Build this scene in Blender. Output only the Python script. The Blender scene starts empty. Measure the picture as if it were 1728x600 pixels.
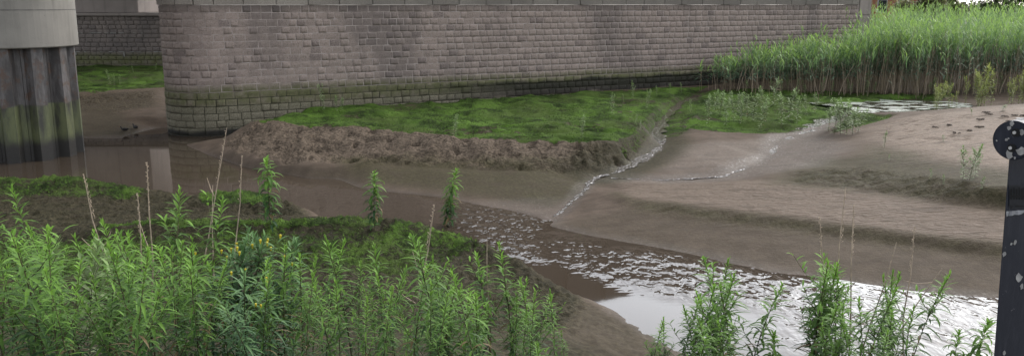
import bpy, bmesh, math, random
import numpy as np
from mathutils import Vector, Matrix, geometry
R = math.radians
random.seed(7); RNG = np.random.default_rng(7)
scene = bpy.context.scene
COL = scene.collection

# ------------------------------------------------------------------ camera, sky, sun
CAMZ, PITCH, FPX = 4.4, R(11.4), 1450.0
cam_d = bpy.data.cameras.new('camera'); cam = bpy.data.objects.new('camera', cam_d); COL.objects.link(cam)
cam.location = (0, 0, CAMZ); cam.rotation_euler = (R(90) - PITCH, 0, 0)
cam_d.sensor_width = 36; cam_d.lens = 36 * FPX / 1728; cam_d.clip_end = 6000; cam_d.clip_start = .05
scene.camera = cam
w = bpy.data.worlds.new('World'); scene.world = w; w.use_nodes = True
nt = w.node_tree; bgn = nt.nodes['Background']
sky = nt.nodes.new('ShaderNodeTexSky'); sky.sky_type = 'NISHITA'; sky.sun_disc = False
SUN_EL, SUN_AZ = R(40), R(48)            # azimuth clockwise from +Y
sky.sun_elevation = SUN_EL; sky.sun_rotation = SUN_AZ; sky.dust_density = 1.6; sky.air_density = 1.0
hs = nt.nodes.new('ShaderNodeHueSaturation'); hs.inputs['Saturation'].default_value = .26
nt.links.new(sky.outputs[0], hs.inputs['Color']); nt.links.new(hs.outputs[0], bgn.inputs['Color'])
bgn.inputs['Strength'].default_value = .15
sd = bpy.data.lights.new('sun', 'SUN'); sun = bpy.data.objects.new('sun', sd); COL.objects.link(sun)
sd.energy = .6; sd.angle = R(25); sd.color = (1, .96, .9)
sv = Vector((math.sin(SUN_AZ) * math.cos(SUN_EL), math.cos(SUN_AZ) * math.cos(SUN_EL), math.sin(SUN_EL)))
sun.rotation_euler = sv.to_track_quat('Z', 'Y').to_euler(); sun.location = (30, -20, 40)
scene.view_settings.view_transform = 'Standard'; scene.view_settings.look = 'None'
scene.view_settings.gamma = 1; scene.view_settings.exposure = 1.92
scene.render.engine = 'CYCLES'

# ------------------------------------------------------------------ helpers
SP, CP = math.sin(PITCH), math.cos(PITCH)
def ray(px, py):
    x = (px - 864) / FPX; y = -(py - 300) / FPX
    return Vector((x, CP + y * SP, -SP + y * CP))
def at(px, py, z):                          # surveyed point at height z
    d = ray(px, py); t = (z - CAMZ) / d.z
    return Vector((d.x * t, d.y * t, z))
def atY(px, py, Y):
    d = ray(px, py); t = Y / d.y
    return Vector((d.x * t, Y, CAMZ + d.z * t))
def link(o, parent=None):
    COL.objects.link(o)
    if parent is not None: o.parent = parent
    return o
def tag(o, label=None, cat=None, group=None, kind=None):
    if label: o['label'] = label
    if cat: o['category'] = cat
    if group: o['group'] = group
    if kind: o['kind'] = kind
    return o
def empty(name, loc=(0, 0, 0), rz=0, sc=1.0):
    o = bpy.data.objects.new(name, None); o.location = loc; o.rotation_euler = (0, 0, rz); o.scale = (sc,) * 3
    o.empty_display_size = .2
    return link(o)
def mesh_obj(name, me, mat=None, parent=None, smooth=False):
    if mat is not None and not me.materials: me.materials.append(mat)
    if smooth: me.polygons.foreach_set('use_smooth', [True] * len(me.polygons))
    return link(bpy.data.objects.new(name, me), parent)
def np_mesh(name, V, F, tone=None):
    V = np.asarray(V, np.float32); me = bpy.data.meshes.new(name)
    F = np.asarray(F, np.int32); k = F.shape[1]
    me.vertices.add(len(V)); me.vertices.foreach_set('co', V.ravel())
    me.loops.add(F.size); me.loops.foreach_set('vertex_index', F.ravel())
    me.polygons.add(len(F)); me.polygons.foreach_set('loop_start', np.arange(0, F.size, k, dtype=np.int32))
    me.polygons.foreach_set('loop_total', np.full(len(F), k, np.int32))
    me.update(calc_edges=True)
    if tone is not None:
        a = me.attributes.new('tone', 'FLOAT', 'POINT'); a.data.foreach_set('value', np.asarray(tone, np.float32))
    return me
def bm_mesh(name, bm):
    me = bpy.data.meshes.new(name); bmesh.ops.recalc_face_normals(bm, faces=bm.faces[:]); bm.to_mesh(me); bm.free(); return me
def box(bm, x0, x1, y0, y1, z0, z1, bev=0, M=None):
    r = bmesh.ops.create_cube(bm, size=1)
    vs = r['verts']
    for v in vs:
        v.co = Vector(((x0 + x1) / 2 + v.co.x * (x1 - x0), (y0 + y1) / 2 + v.co.y * (y1 - y0), (z0 + z1) / 2 + v.co.z * (z1 - z0)))
    if bev:
        es = list({e for v in vs for e in v.link_edges})
        vs = bmesh.ops.bevel(bm, geom=es, offset=bev, segments=1, affect='EDGES')['verts']
    if M is not None:
        bmesh.ops.transform(bm, matrix=M, verts=vs)
def tube(bm, pts, rad, n=6, cap=True):
    rings = []
    for i, p in enumerate(pts):
        p = Vector(p)
        a = Vector(pts[max(i - 1, 0)]); b = Vector(pts[min(i + 1, len(pts) - 1)])
        t = (b - a).normalized(); u = t.orthogonal().normalized(); v = t.cross(u)
        r = rad[i] if hasattr(rad, '__len__') else rad
        rings.append([bm.verts.new(p + (u * math.cos(2 * math.pi * k / n) + v * math.sin(2 * math.pi * k / n)) * r) for k in range(n)])
    for a, b in zip(rings, rings[1:]):
        for k in range(n): bm.faces.new((a[k], a[(k + 1) % n], b[(k + 1) % n], b[k]))
    if cap:
        bm.faces.new(rings[0][::-1]); bm.faces.new(rings[-1])

# numpy gradient noise
_perm = np.random.default_rng(3).permutation(512); _perm = np.concatenate([_perm, _perm])
_ga = np.random.default_rng(4).uniform(0, 2 * np.pi, 512); _gx, _gy = np.cos(_ga), np.sin(_ga)
def pnoise(x, y):
    xi = np.floor(x).astype(int); yi = np.floor(y).astype(int); xf = x - xi; yf = y - yi
    u = xf ** 3 * (xf * (xf * 6 - 15) + 10); v = yf ** 3 * (yf * (yf * 6 - 15) + 10)
    def g(ix, iy, fx, fy):
        h = _perm[(_perm[ix & 511] + iy) & 511]; return _gx[h] * fx + _gy[h] * fy
    a = g(xi, yi, xf, yf); b = g(xi + 1, yi, xf - 1, yf); c = g(xi, yi + 1, xf, yf - 1); d = g(xi + 1, yi + 1, xf - 1, yf - 1)
    return (a * (1 - u) + b * u) * (1 - v) + (c * (1 - u) + d * u) * v
def fbm(x, y, o=4):
    s = 0; a = 1
    for i in range(o): s = s + a * pnoise(x * 2 ** i + 17 * i, y * 2 ** i + 9 * i); a *= .5
    return s
def sstep(a, b, x):
    t = np.clip((x - a) / (b - a), 0, 1); return t * t * (3 - 2 * t)

# ------------------------------------------------------------------ materials
ALB = .38                                    # damp, dirty surfaces: one albedo factor for all weathered materials
class NB:
    def __init__(s, name):
        s.m = bpy.data.materials.new(name); s.m.use_nodes = True; s.t = s.m.node_tree; s.n = s.t.nodes
        s.b = s.n['Principled BSDF']; s.out = s.n['Material Output']
    def node(s, ty, **kw):
        n = s.n.new(ty)
        for k, v in kw.items(): setattr(n, k, v)
        return n
    def lk(s, a, b): s.t.links.new(a, b)
    def put(s, sock, v):
        if isinstance(v, bpy.types.NodeSocket): s.lk(v, sock)
        else: sock.default_value = v
    def pos(s):
        return s.node('ShaderNodeNewGeometry').outputs['Position']
    def obj(s): return s.node('ShaderNodeTexCoord').outputs['Object']
    def map(s, v, sc):
        n = s.node('ShaderNodeMapping'); s.lk(v, n.inputs[0]); n.inputs['Scale'].default_value = sc; return n.outputs[0]
    def noise(s, v, scale, det=4, rough=.55, dist=0):
        n = s.node('ShaderNodeTexNoise'); s.lk(v, n.inputs['Vector']); n.inputs['Scale'].default_value = scale
        n.inputs['Detail'].default_value = det; n.inputs['Roughness'].default_value = rough; n.inputs['Distortion'].default_value = dist
        return n.outputs[0]
    def vor(s, v, scale, feature='F1', out='Distance'):
        n = s.node('ShaderNodeTexVoronoi', feature=feature); s.lk(v, n.inputs['Vector']); n.inputs['Scale'].default_value = scale
        return n.outputs[out]
    def math(s, op, a, b=0.0, clamp=False):
        n = s.node('ShaderNodeMath', operation=op); n.use_clamp = clamp; s.put(n.inputs[0], a); s.put(n.inputs[1], b); return n.outputs[0]
    def rng(s, v, a, b, c=0.0, d=1.0):
        n = s.node('ShaderNodeMapRange'); n.interpolation_type = 'SMOOTHSTEP'
        s.put(n.inputs[0], v); n.inputs[1].default_value = a; n.inputs[2].default_value = b; n.inputs[3].default_value = c; n.inputs[4].default_value = d
        return n.outputs[0]
    def mix(s, f, a, b, mode='MIX'):
        n = s.node('ShaderNodeMix', data_type='RGBA', blend_type=mode)
        s.put(n.inputs[0], f)
        for k, v in ((6, a), (7, b)):
            if isinstance(v, tuple) and len(v) == 3: v = v + (1,)
            s.put(n.inputs[k], v)
        return n.outputs[2]
    def attr(s, name, out='Fac'):
        n = s.node('ShaderNodeAttribute', attribute_name=name); return n.outputs[out]
    def sep(s, v):
        n = s.node('ShaderNodeSeparateXYZ'); s.lk(v, n.inputs[0]); return n.outputs
    def rand(s): return s.node('ShaderNodeObjectInfo').outputs['Random']
    def bump(s, h, st=.5, dist=.02, nrm=None):
        n = s.node('ShaderNodeBump'); s.put(n.inputs['Height'], h); n.inputs['Strength'].default_value = st if not isinstance(st, bpy.types.NodeSocket) else 1
        if isinstance(st, bpy.types.NodeSocket): s.lk(st, n.inputs['Strength'])
        n.inputs['Distance'].default_value = dist
        if nrm is not None: s.lk(nrm, n.inputs['Normal'])
        return n.outputs[0]
    def dim(s, c): return tuple(x * ALB for x in c) + (1,) if isinstance(c, tuple) else s.mix(1.0, c, (ALB,) * 3, 'MULTIPLY')
    def fin(s, col=None, rough=None, nrm=None, spec=None):
        if col is not None:
            col = s.dim(col); s.put(s.b.inputs['Base Color'], col)
        if rough is not None: s.put(s.b.inputs['Roughness'], rough)
        if nrm is not None: s.lk(nrm, s.b.inputs['Normal'])
        if spec is not None: s.put(s.b.inputs['Specular IOR Level'], spec)
        return s.m

def mat_terrain():
    b = NB('mud_and_moss'); p = b.pos()
    z1 = b.attr('zone', 'Color'); r1 = b.node('ShaderNodeSeparateColor'); b.lk(z1, r1.inputs[0])
    z2 = b.attr('zone2', 'Color'); dark = b.attr('zone2', 'Alpha'); r2 = b.node('ShaderNodeSeparateColor'); b.lk(z2, r2.inputs[0])
    moss, cliff, rip = r1.outputs; wet, olive, dry = r2.outputs
    big = b.noise(p, .55, 4); med = b.noise(p, 2.6, 5, .6); fine = b.noise(p, 14, 5, .65); vfine = b.noise(p, 55, 4, .7)
    mud = b.mix(b.rng(med, .3, .7), (.165, .124, .092), (.235, .178, .135))
    mud = b.mix(dry, mud, b.mix(b.rng(fine, .3, .7), (.34, .265, .205), (.49, .39, .31)))
    cl = b.mix(b.rng(fine, .32, .68), (.12, .092, .066), (.37, .285, .21))
    mud = b.mix(cliff, mud, cl)
    ol = b.mix(b.rng(fine, .35, .7), (.075, .072, .03), (.15, .135, .066))
    mud = b.mix(b.math('MULTIPLY', olive, b.rng(med, .25, .6, .35, 1)), mud, ol)
    mud = b.mix(b.math('MULTIPLY', wet, .55), mud, (.095, .07, .052))
    mud = b.mix(b.rng(vfine, .3, .75, 0, .35), mud, (.06, .046, .036))
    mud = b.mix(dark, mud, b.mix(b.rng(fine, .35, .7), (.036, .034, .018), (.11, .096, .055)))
    hole = b.math('MULTIPLY', b.rng(b.vor(p, 5.5), .1, .05), b.rng(med, .5, .6))
    mud = b.mix(b.math('MULTIPLY', hole, .75), mud, (.035, .026, .02))
    mud = b.mix(b.rng(b.noise(b.map(p, (.6, 2.2, 1)), 1.6, 5, .6), .5, .66, 0, .4), mud, (.10, .078, .056))
    # moss: patchy, edges broken by noise
    mm = b.math('ADD', moss, b.math('MULTIPLY', b.math('SUBTRACT', med, .5), .95))
    mm = b.math('ADD', mm, b.math('MULTIPLY', b.math('SUBTRACT', fine, .5), .9))
    mmask = b.math('MULTIPLY', b.rng(mm, .38, .62), b.rng(moss, .02, .12))
    mo = b.mix(b.rng(b.noise(p, 1.1, 5, .65), .38, .62), (.042, .066, .02), (.17, .30, .052))
    mo = b.mix(b.rng(fine, .45, .8, 0, .7), mo, (.20, .37, .055))
    mo = b.mix(b.rng(vfine, .45, .75, 0, .55), mo, (.03, .048, .014))
    mo = b.mix(b.rng(big, .46, .6, 0, .5), mo, (.075, .08, .034))
    col = b.mix(mmask, mud, mo)
    # relief
    rp = b.map(p, (1.0, 2.4, 1)); rw = b.noise(rp, 4.2, 3, .5, .6)
    h = b.math('MULTIPLY', b.math('MULTIPLY', rw, rip), 1.6)
    h = b.math('ADD', h, b.math('MULTIPLY', fine, b.math('ADD', b.math('MULTIPLY', cliff, 1.2), .22)))
    h = b.math('ADD', h, b.math('MULTIPLY', vfine, b.math('ADD', b.math('MULTIPLY', mmask, .5), .07)))
    n = b.bump(h, .9, .07)
    rough = b.mix(wet, (.75,) * 3, b.mix(b.rng(fine, .52, .64), (.68,) * 3, (.22,) * 3))
    rough = b.mix(mmask, rough, (.9,) * 3)
    spc = b.math('ADD', b.math('MULTIPLY', b.math('MULTIPLY', wet, b.math('SUBTRACT', 1, mmask)), .18), .05)
    b.fin(col, rough, n, spc); return b.m

def mat_stone(name, joined, far=False):
    b = NB(name); p = b.pos(); z = b.sep(p)[2]
    tone = b.attr('tone') if joined else b.rand()
    fine = b.noise(p, 26, 4, .65); med = b.noise(p, 3, 4); big = b.noise(b.map(p, (1, 1, .35)), .55, 4)
    c = b.mix(tone, (.41, .325, .275), (.52, .41, .35))
    c = b.mix(b.rng(tone, .86, .95, 0, .55), c, (.085, .066, .064))
    c = b.mix(b.rng(fine, .35, .75, 0, .6), c, (.56, .455, .42))
    c = b.mix(b.rng(fine, .3, .5, .55, 0), c, (.15, .118, .11))
    c = b.mix(b.rng(big, .44, .64, 0, .6), c, (.19, .158, .147))
    if far: c = b.mix(.5, c, (.17, .155, .15))
    # by height above the water: darker top band, tide stains below
    zz = b.math('ADD', z, b.math('MULTIPLY', b.math('SUBTRACT', b.noise(p, .7, 4), .5), .4))
    c = b.mix(b.rng(zz, 4.05, 4.4, 0, .45), c, (.075, .064, .058))
    g = b.math('MULTIPLY', b.rng(zz, 1.85, 1.4), b.rng(zz, .7, 1.2))
    c = b.mix(b.math('MULTIPLY', g, b.rng(med, .25, .6, .5, .95)), c, (.17, .175, .075))
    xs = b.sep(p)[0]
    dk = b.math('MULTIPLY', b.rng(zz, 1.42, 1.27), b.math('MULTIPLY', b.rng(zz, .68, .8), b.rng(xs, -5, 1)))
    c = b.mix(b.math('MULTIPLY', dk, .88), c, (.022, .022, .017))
    low = b.rng(zz, 1.12, .9)
    c = b.mix(b.math('MULTIPLY', b.math('MULTIPLY', low, .8), b.math('SUBTRACT', 1, dk)), c, b.mix(b.rng(fine, .3, .7), (.16, .155, .09), (.34, .315, .215)))
    c = b.mix(b.rng(zz, .3, .12), c, (.045, .042, .035))
    n = b.bump(b.math('ADD', fine, b.math('MULTIPLY', med, .6)), .8, .03)
    b.fin(c, .9, n, .25); return b.m

def mat_mortar():
    b = NB('mortar'); p = b.pos(); z = b.sep(p)[2]; n1 = b.noise(p, 3, 4); f = b.noise(p, 20, 3)
    c = b.mix(b.rng(n1, .38, .62), (.38, .31, .275), (.66, .57, .52))
    c = b.mix(b.rng(z, 1.6, 1.3), c, (.06, .058, .035))
    return b.fin(c, .95, b.bump(f, .5, .01), .2)
def mat_concrete(name='concrete', base=(.38, .355, .315)):
    b = NB(name); p = b.pos(); n1 = b.noise(p, .8, 5, .6); n2 = b.noise(b.map(p, (3, 3, .25)), 1.2, 4); f = b.noise(p, 18, 4)
    d = tuple(x * .6 for x in base)
    c = b.mix(b.rng(n1, .35, .7), base, tuple(x * .78 for x in base))
    c = b.mix(b.rng(n2, .52, .75, 0, .75), c, d)
    c = b.mix(b.rng(b.vor(p, 7), .04, .07, .5, 0), c, (.05, .045, .04))
    return b.fin(c, .88, b.bump(f, .4, .01), .25)
def mat_sheet():
    b = NB('tarred_steel'); p = b.pos(); z = b.sep(p)[2]; n1 = b.noise(b.map(p, (2, 2, .5)), 1.3, 5, .6); n2 = b.noise(p, 3.5, 5, .65); f = b.noise(p, 15, 4)
    st = b.noise(b.map(p, (4, 4, .8)), 1.2, 5, .7)
    c = b.mix(b.rng(st, .35, .65), (.07, .06, .056), (.19, .175, .172))
    c = b.mix(b.rng(n2, .5, .64, 0, .9), c, (.13, .075, .05))
    c = b.mix(b.rng(n1, .45, .6, 0, .85), c, (.055, .05, .05))
    zz = b.math('ADD', z, b.math('MULTIPLY', b.math('SUBTRACT', n2, .5), .25))
    c = b.mix(b.rng(zz, 1.62, 1.56), c, b.mix(b.rng(n1, .35, .6), (.04, .04, .03), (.17, .19, .08)))
    c = b.mix(b.rng(zz, .75, .4), c, (.03, .026, .022))
    return b.fin(c, b.mix(f, (.5,) * 3, (.8,) * 3), b.bump(f, .4, .01), .4)
def mat_water(name='water', rip_scale=1.0, ior=1.34, spec=.55):
    b = NB(name); p = b.pos()
    am = b.attr('ripple')
    v = b.map(p, (1.5, .85, 1))
    n1 = b.noise(v, 3.8 * rip_scale, 2, .45, .3); n2 = b.noise(v, 10 * rip_scale, 1, .5, .3)
    h = b.math('ADD', n1, b.math('MULTIPLY', n2, .1))
    n = b.bump(b.math('MULTIPLY', h, b.math('ADD', am, .004)), 1.0, .044)
    c = b.mix(b.noise(p, .4, 3), (.11, .083, .06), (.08, .06, .042))
    b.b.inputs['IOR'].default_value = ior
    return b.fin(c, .03, n, spec)
def mat_leaf(name, old, young, trans=.3, rough=.55, jitter=.35):
    b = NB(name); t = b.attr('tone'); r = b.rand()
    c = b.mix(t, old, young)
    c = b.mix(b.rng(t, -.1, -.4), c, (.42, .31, .15))
    c = b.mix(b.math('MULTIPLY', r, jitter), c, tuple(x * .45 for x in old))
    b.fin(c, rough, None, .18); c = b.dim(c)
    tr = b.node('ShaderNodeBsdfTranslucent'); b.lk(c, tr.inputs[0]); ms = b.node('ShaderNodeMixShader'); ms.inputs[0].default_value = trans
    b.lk(b.b.outputs[0], ms.inputs[1]); b.lk(tr.outputs[0], ms.inputs[2]); b.lk(ms.outputs[0], b.out.inputs[0])
    return b.m
def mat_plain(name, c, rough=.8, var=.35, scale=9, spec=.3):
    b = NB(name); p = b.pos(); n = b.noise(p, scale, 4)
    return b.fin(b.mix(b.rng(n, .3, .7), c, tuple(x * (1 - var) for x in c)), rough, b.bump(n, .2, .01), spec)

M_TER = mat_terrain(); M_ST = mat_stone('granite', False); M_STJ = mat_stone('granite_courses', True); M_STF = mat_stone('granite_sooty', True, True)
M_MOR = mat_mortar(); M_CON = mat_concrete(); M_CON2 = mat_concrete('concrete_pink', (.42, .36, .325)); M_SHEET = mat_sheet(); M_WAT = mat_water()
M_LEAF = mat_leaf('weed_leaf', (.055, .14, .048), (.46, .86, .125), .4, .55, .25)
M_LEAFB = mat_leaf('blue_green_leaf', (.11, .24, .12), (.32, .58, .19))
M_PALE = mat_leaf('pale_leaf', (.46, .54, .32), (.42, .66, .2), .3, .6, .2)
M_BUSH = mat_leaf('bush_leaf', (.36, .44, .14), (.70, .80, .2), .4, .6, .1)
M_YEL = mat_plain('yellow_petal', (1.0, .8, .04), .6, .2)
M_STEM = mat_plain('weed_stem', (.14, .13, .05), .7)
M_DEAD = mat_plain('dry_stalk', (.78, .62, .46), .85, .4, 30)
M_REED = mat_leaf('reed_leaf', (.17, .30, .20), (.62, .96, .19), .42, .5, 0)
M_STRAW = mat_leaf('reed_straw', (.27, .21, .145), (.58, .47, .32), .15, .8, 0)
M_TREE = mat_leaf('tree_leaf', (.10, .15, .08), (.32, .42, .17), .4)
M_BARK = mat_plain('bark', (.10, .08, .06), .9)

# ------------------------------------------------------------------ masonry pier: plan
PA = Vector((-11.25, 28.42)); PB = Vector((18.35, 44.85))
PDIR = (PB - PA).normalized(); PNRM = Vector((PDIR.y, -PDIR.x))        # outward, towards the channel
PLEN = (PB - PA).length; RN = 1.5
def pier_pt(s, off=0.0):
    """point on the plan outline: s from -4 (back of the rounded nose) to PLEN; off outwards"""
    c = PA + PDIR * RN - PNRM * RN
    q = math.pi * RN
    if s >= RN:
        p = PA + PDIR * s; n = PNRM
    elif s >= RN - q:
        a = (RN - s) / RN; n = PNRM * math.cos(a) - PDIR * math.sin(a); p = c + n * RN
    else:
        n = -PNRM; p = c - PNRM * RN + PDIR * (RN - q - s)
    return p + n * off, n

# ------------------------------------------------------------------ terrain survey (break lines)
L = []
def line(pts): L.append([at(*p) for p in pts])
def wline(pts): L.append([Vector(p) for p in pts])
def shifted(pts, dx, dy, z): L.append([Vector((v.x + dx, v.y + dy, z)) for v in (at(*p) for p in pts)])
# far bank beyond the channel, left of the pier
line([(-500, 240, 0), (-100, 236, 0), (135, 233, 0), (200, 233, 0), (262, 235, 0), (300, 238, -.1)])
line([(-500, 205, .3), (-100, 205, .3), (135, 205, .28), (200, 200, .3), (262, 196, .34)])
line([(-500, 175, .6), (-100, 172, .62), (135, 168, .62), (200, 172, .6), (262, 165, .7)])
line([(-500, 158, .85), (-100, 155, .86), (135, 156, .85), (165, 160, .74), (185, 153, .86), (262, 147, .92)])
line([(-500, 112, .95), (127, 112, .95), (262, 111, .95)])
wline([(-60, 62, 1.2), (-20, 62, 1.2)]); wline([(-110, 130, 1.4), (0, 130, 1.4), (110, 130, 1.4)])
wline([(-110, 30, .3), (-110, 62, 1.0)]); wline([(110, 25, 1.6), (110, 60, 1.2)])
# channel bed
line([(-500, 262, -.3), (100, 262, -.3), (240, 270, -.3), (400, 300, -.3), (560, 335, -.3), (740, 358, -.3), (860, 400, -.3), (980, 450, -.35), (1150, 510, -.4), (1400, 560, -.4), (1700, 590, -.4), (2100, 620, -.4)])
# near left bank: three humps
A = [(-500, 284, .5), (-120, 288, .52), (0, 291, .55), (80, 291, .55), (140, 298, .5), (200, 308, .42), (240, 316, .36), (283, 324, .24)]
B = [(300, 328, .26), (350, 323, .38), (400, 322, .42), (445, 326, .42), (490, 340, .4), (530, 354, .36)]
Cc = [(560, 365, .6), (610, 363, .7), (660, 366, .72), (710, 374, .7), (760, 387, .66), (800, 400, .62), (840, 418, .58), (885, 442, .5), (935, 478, .25), (985, 502, .1)]
line(A); shifted(A, .05, .45, -.12)
line(B); shifted(B, .1, .4, -.12)
line(Cc); shifted(Cc[:-2], .35, .55, -.12)
line([(-500, 318, .42), (-100, 322, .4), (60, 324, .36), (180, 330, .3), (260, 334, .22)])
line([(-500, 345, .3), (-100, 348, .28), (60, 350, .24), (200, 352, .2), (290, 345, .2)])
line([(300, 345, .42), (380, 338, .48), (450, 345, .46), (500, 356, .4)])
line([(330, 362, .3), (430, 364, .28), (520, 366, .3)])
line([(-500, 390, .45), (-100, 395, .42), (60, 395, .42), (170, 386, .62), (250, 377, .68), (330, 373, .72), (420, 376, .72), (490, 374, .7), (560, 373, .72)])
line([(150, 372, .3), (250, 366, .32), (330, 365, .33)])
line([(100, 410, .4), (300, 400, .5), (480, 398, .54), (600, 395, .56), (700, 405, .54), (780, 425, .48), (850, 455, .4), (900, 490, .28), (950, 525, .18)])
wline([(-14, 10.5, .5), (-6, 10.6, .48), (-3, 10.6, .46), (-.3, 10.6, .42)])
line([(985, 503, .02), (1030, 523, 0), (1080, 551, 0), (1110, 573, 0), (1180, 612, 0), (1280, 625, 0), (1400, 628, 0), (1700, 622, 0), (2100, 630, 0)])
line([(960, 560, .28), (1010, 580, .22), (1060, 600, .2), (1120, 630, .2)])
wline([(-14, 8.6, .9), (-6, 8.6, .85), (-3, 8.6, .82), (-1, 8.6, .75), (.5, 8.7, .45), (2, 8.7, .42), (4, 8.7, .45), (7, 8.6, .5), (14, 8.8, .6)])
wline([(-14, 6.6, 1.35), (-3, 6.6, 1.3), (0, 6.6, 1.2), (2, 6.6, 1.05), (4, 6.6, 1.0), (14, 6.6, 1.05)])
wline([(-14, 4.4, 2.0), (0, 4.4, 1.9), (4, 4.4, 1.75), (14, 4.4, 1.75)])
wline([(-14, 2.9, 2.45), (0, 2.9, 2.4), (14, 2.9, 2.4)])
wline([(-110, 2.9, 2.4), (-110, 12, .8), (-110, 22, -.3)]); wline([(110, 2.9, 2.4), (110, 9, .5), (110, 13, -.3)])
# island in front of the pier
line([(288, 246, -.08), (345, 258, 0), (400, 278, 0), (480, 301, 0), (620, 321, 0), (740, 334, 0), (800, 346, 0), (900, 363, 0), (920, 373, 0)])
line([(362, 247, .16), (400, 262, .22), (450, 272, .26), (520, 278, .28), (620, 278, .3), (720, 281, .3), (820, 285, .28), (900, 289, .26), (980, 292, .22), (1020, 290, .2)])
ISL = [(428, 202, .84), (455, 204, .86), (520, 212, .86), (600, 214, .88), (640, 219, .87), (760, 230, .86), (880, 234, .86), (980, 237, .84), (1040, 233, .82), (1068, 222, .8), (1082, 208, .78), (1092, 194, .76), (1105, 180, .74), (1125, 168, .72), (1150, 160, .7)]
line(ISL)
line([(400, 218, .55), (385, 232, .3)])
# along the pier foot
wl = []
for s, z in ((-6, -.15), (-2, -.15), (.3, -.12), (1.5, -.1), (2.6, .05), (3.6, .45), (4.6, .74), (8, .78), (14, .78), (20, .78), (24, .76), (28, .78), (34, .9)):
    p, n = pier_pt(s, .12); wl.append((p.x, p.y, z))
wline(wl)
# gully between island and the green flat
line([(1175, 158, .62), (1150, 170, .5), (1128, 190, .42), (1108, 212, .36), (1100, 228, .33), (1112, 248, .28), (1095, 262, .24), (1062, 280, .18), (1010, 297, .12), (990, 310, .08), (988, 326, .05), (955, 350, .02), (924, 377, -.03)])
line([(1090, 232, .5), (1085, 250, .34), (1060, 268, .24)])
line([(1200, 156, .74), (1178, 180, .66), (1165, 205, .55), (1150, 228, .44)])
line([(1205, 154, .76), (1300, 160, .76), (1440, 170, .66)])
line([(1190, 222, .5), (1300, 226, .46), (1370, 214, .46), (1400, 205, .5)])
# mud lens between the two rills
line([(1150, 250, .36), (1200, 240, .43), (1270, 240, .4)]); line([(1130, 285, .24), (1200, 275, .36), (1270, 265, .36)])
line([(1590, 176, .5), (1500, 183, .47), (1440, 192, .45), (1385, 213, .4), (1312, 238, .32), (1300, 262, .26), (1222, 297, .19), (1120, 304, .15), (1030, 301, .12)])
line([(1420, 222, .5), (1360, 250, .38), (1330, 270, .32), (1240, 304, .24), (1120, 312, .2)])
# stepped mud shore on the right
SH = [(927, 382, 0), (1000, 400, 0), (1100, 416, 0), (1200, 436, 0), (1300, 459, 0), (1450, 481, 0), (1600, 496, 0), (1690, 505, 0), (2100, 545, 0)]
line(SH)
line([(975, 350, .1), (1010, 335, .2), (1060, 350, .24), (1200, 370, .24), (1350, 388, .26), (1500, 407, .27), (1690, 430, .27), (2100, 475, .27)])
line([(1000, 322, .2), (1030, 320, .28), (1060, 335, .33), (1200, 352, .37), (1350, 370, .39), (1500, 391, .41), (1690, 413, .43), (2100, 450, .43)])
line([(1250, 305, .3), (1330, 307, .38), (1450, 322, .45), (1560, 338, .49), (1700, 354, .54), (2100, 395, .6)])
line([(1335, 288, .43), (1440, 280, .6), (1560, 296, .76), (1700, 316, .92), (2100, 345, 1.0)])
line([(1440, 212, .58), (1480, 200, .76), (1550, 188, 1.0), (1620, 182, 1.2), (1728, 175, 1.4), (2100, 160, 1.6)])
line([(1460, 240, .66), (1560, 235, .9), (1728, 230, 1.15)])
wline([(15.5, 31.5, .55), (18, 32.5, .6), (24, 32, .8), (34, 31, 1.1)])
wline([(13, 36.5, .7), (18, 36.6, .68), (24, 37, .8), (60, 38, 1.2)])
wline([(20, 50, .9), (40, 55, 1.1), (80, 60, 1.2)])

# TIN -> height grid
vs, es = [], []
for l in L:
    k = len(vs); vs += [Vector((v.x, v.y)) for v in l]; es += [(k + i, k + i + 1) for i in range(len(l) - 1)]
zin = [v.z for l in L for v in l]
cv, ce, cf, ov, oe, of_ = geometry.delaunay_2d_cdt(vs, es, [], 0, 1e-4)
cz = []
for i, o in enumerate(ov):
    if o: cz.append(sum(zin[j] for j in o) / len(o))
    else:
        best = 0; bd = 1e9
        for e in es:                       # crossing of two break lines: interpolate on the nearer edge
            a, b2 = vs[e[0]], vs[e[1]]; t = max(0, min(1, (cv[i] - a).dot(b2 - a) / max(1e-9, (b2 - a).length_squared)))
            d = (a + (b2 - a) * t - cv[i]).length
            if d < bd: bd = d; best = zin[e[0]] * (1 - t) + zin[e[1]] * t
        cz.append(best)
GX0, GY0, GS = -70.0, 2.9, .1
NX, NY = 1401, 1000
gx = GX0 + np.arange(NX) * GS; gy = GY0 + np.arange(NY) * GS
HG = np.full((NY, NX), np.nan)
for f in cf:
    (x1, y1), (x2, y2), (x3, y3) = (cv[i] for i in f); z1, z2, z3 = (cz[i] for i in f)
    den = (y2 - y3) * (x1 - x3) + (x3 - x2) * (y1 - y3)
    if abs(den) < 1e-9: continue
    i0 = max(0, int((min(x1, x2, x3) - GX0) / GS)); i1 = min(NX, int((max(x1, x2, x3) - GX0) / GS) + 2)
    j0 = max(0, int((min(y1, y2, y3) - GY0) / GS)); j1 = min(NY, int((max(y1, y2, y3) - GY0) / GS) + 2)
    if i1 <= i0 or j1 <= j0: continue
    X, Y = np.meshgrid(gx[i0:i1], gy[j0:j1])
    a = ((y2 - y3) * (X - x3) + (x3 - x2) * (Y - y3)) / den; b2 = ((y3 - y1) * (X - x3) + (x1 - x3) * (Y - y3)) / den; c = 1 - a - b2
    m = (a >= -1e-6) & (b2 >= -1e-6) & (c >= -1e-6)
    HG[j0:j1, i0:i1][m] = (a * z1 + b2 * z2 + c * z3)[m]
HG = np.nan_to_num(HG, nan=1.0)
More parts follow.
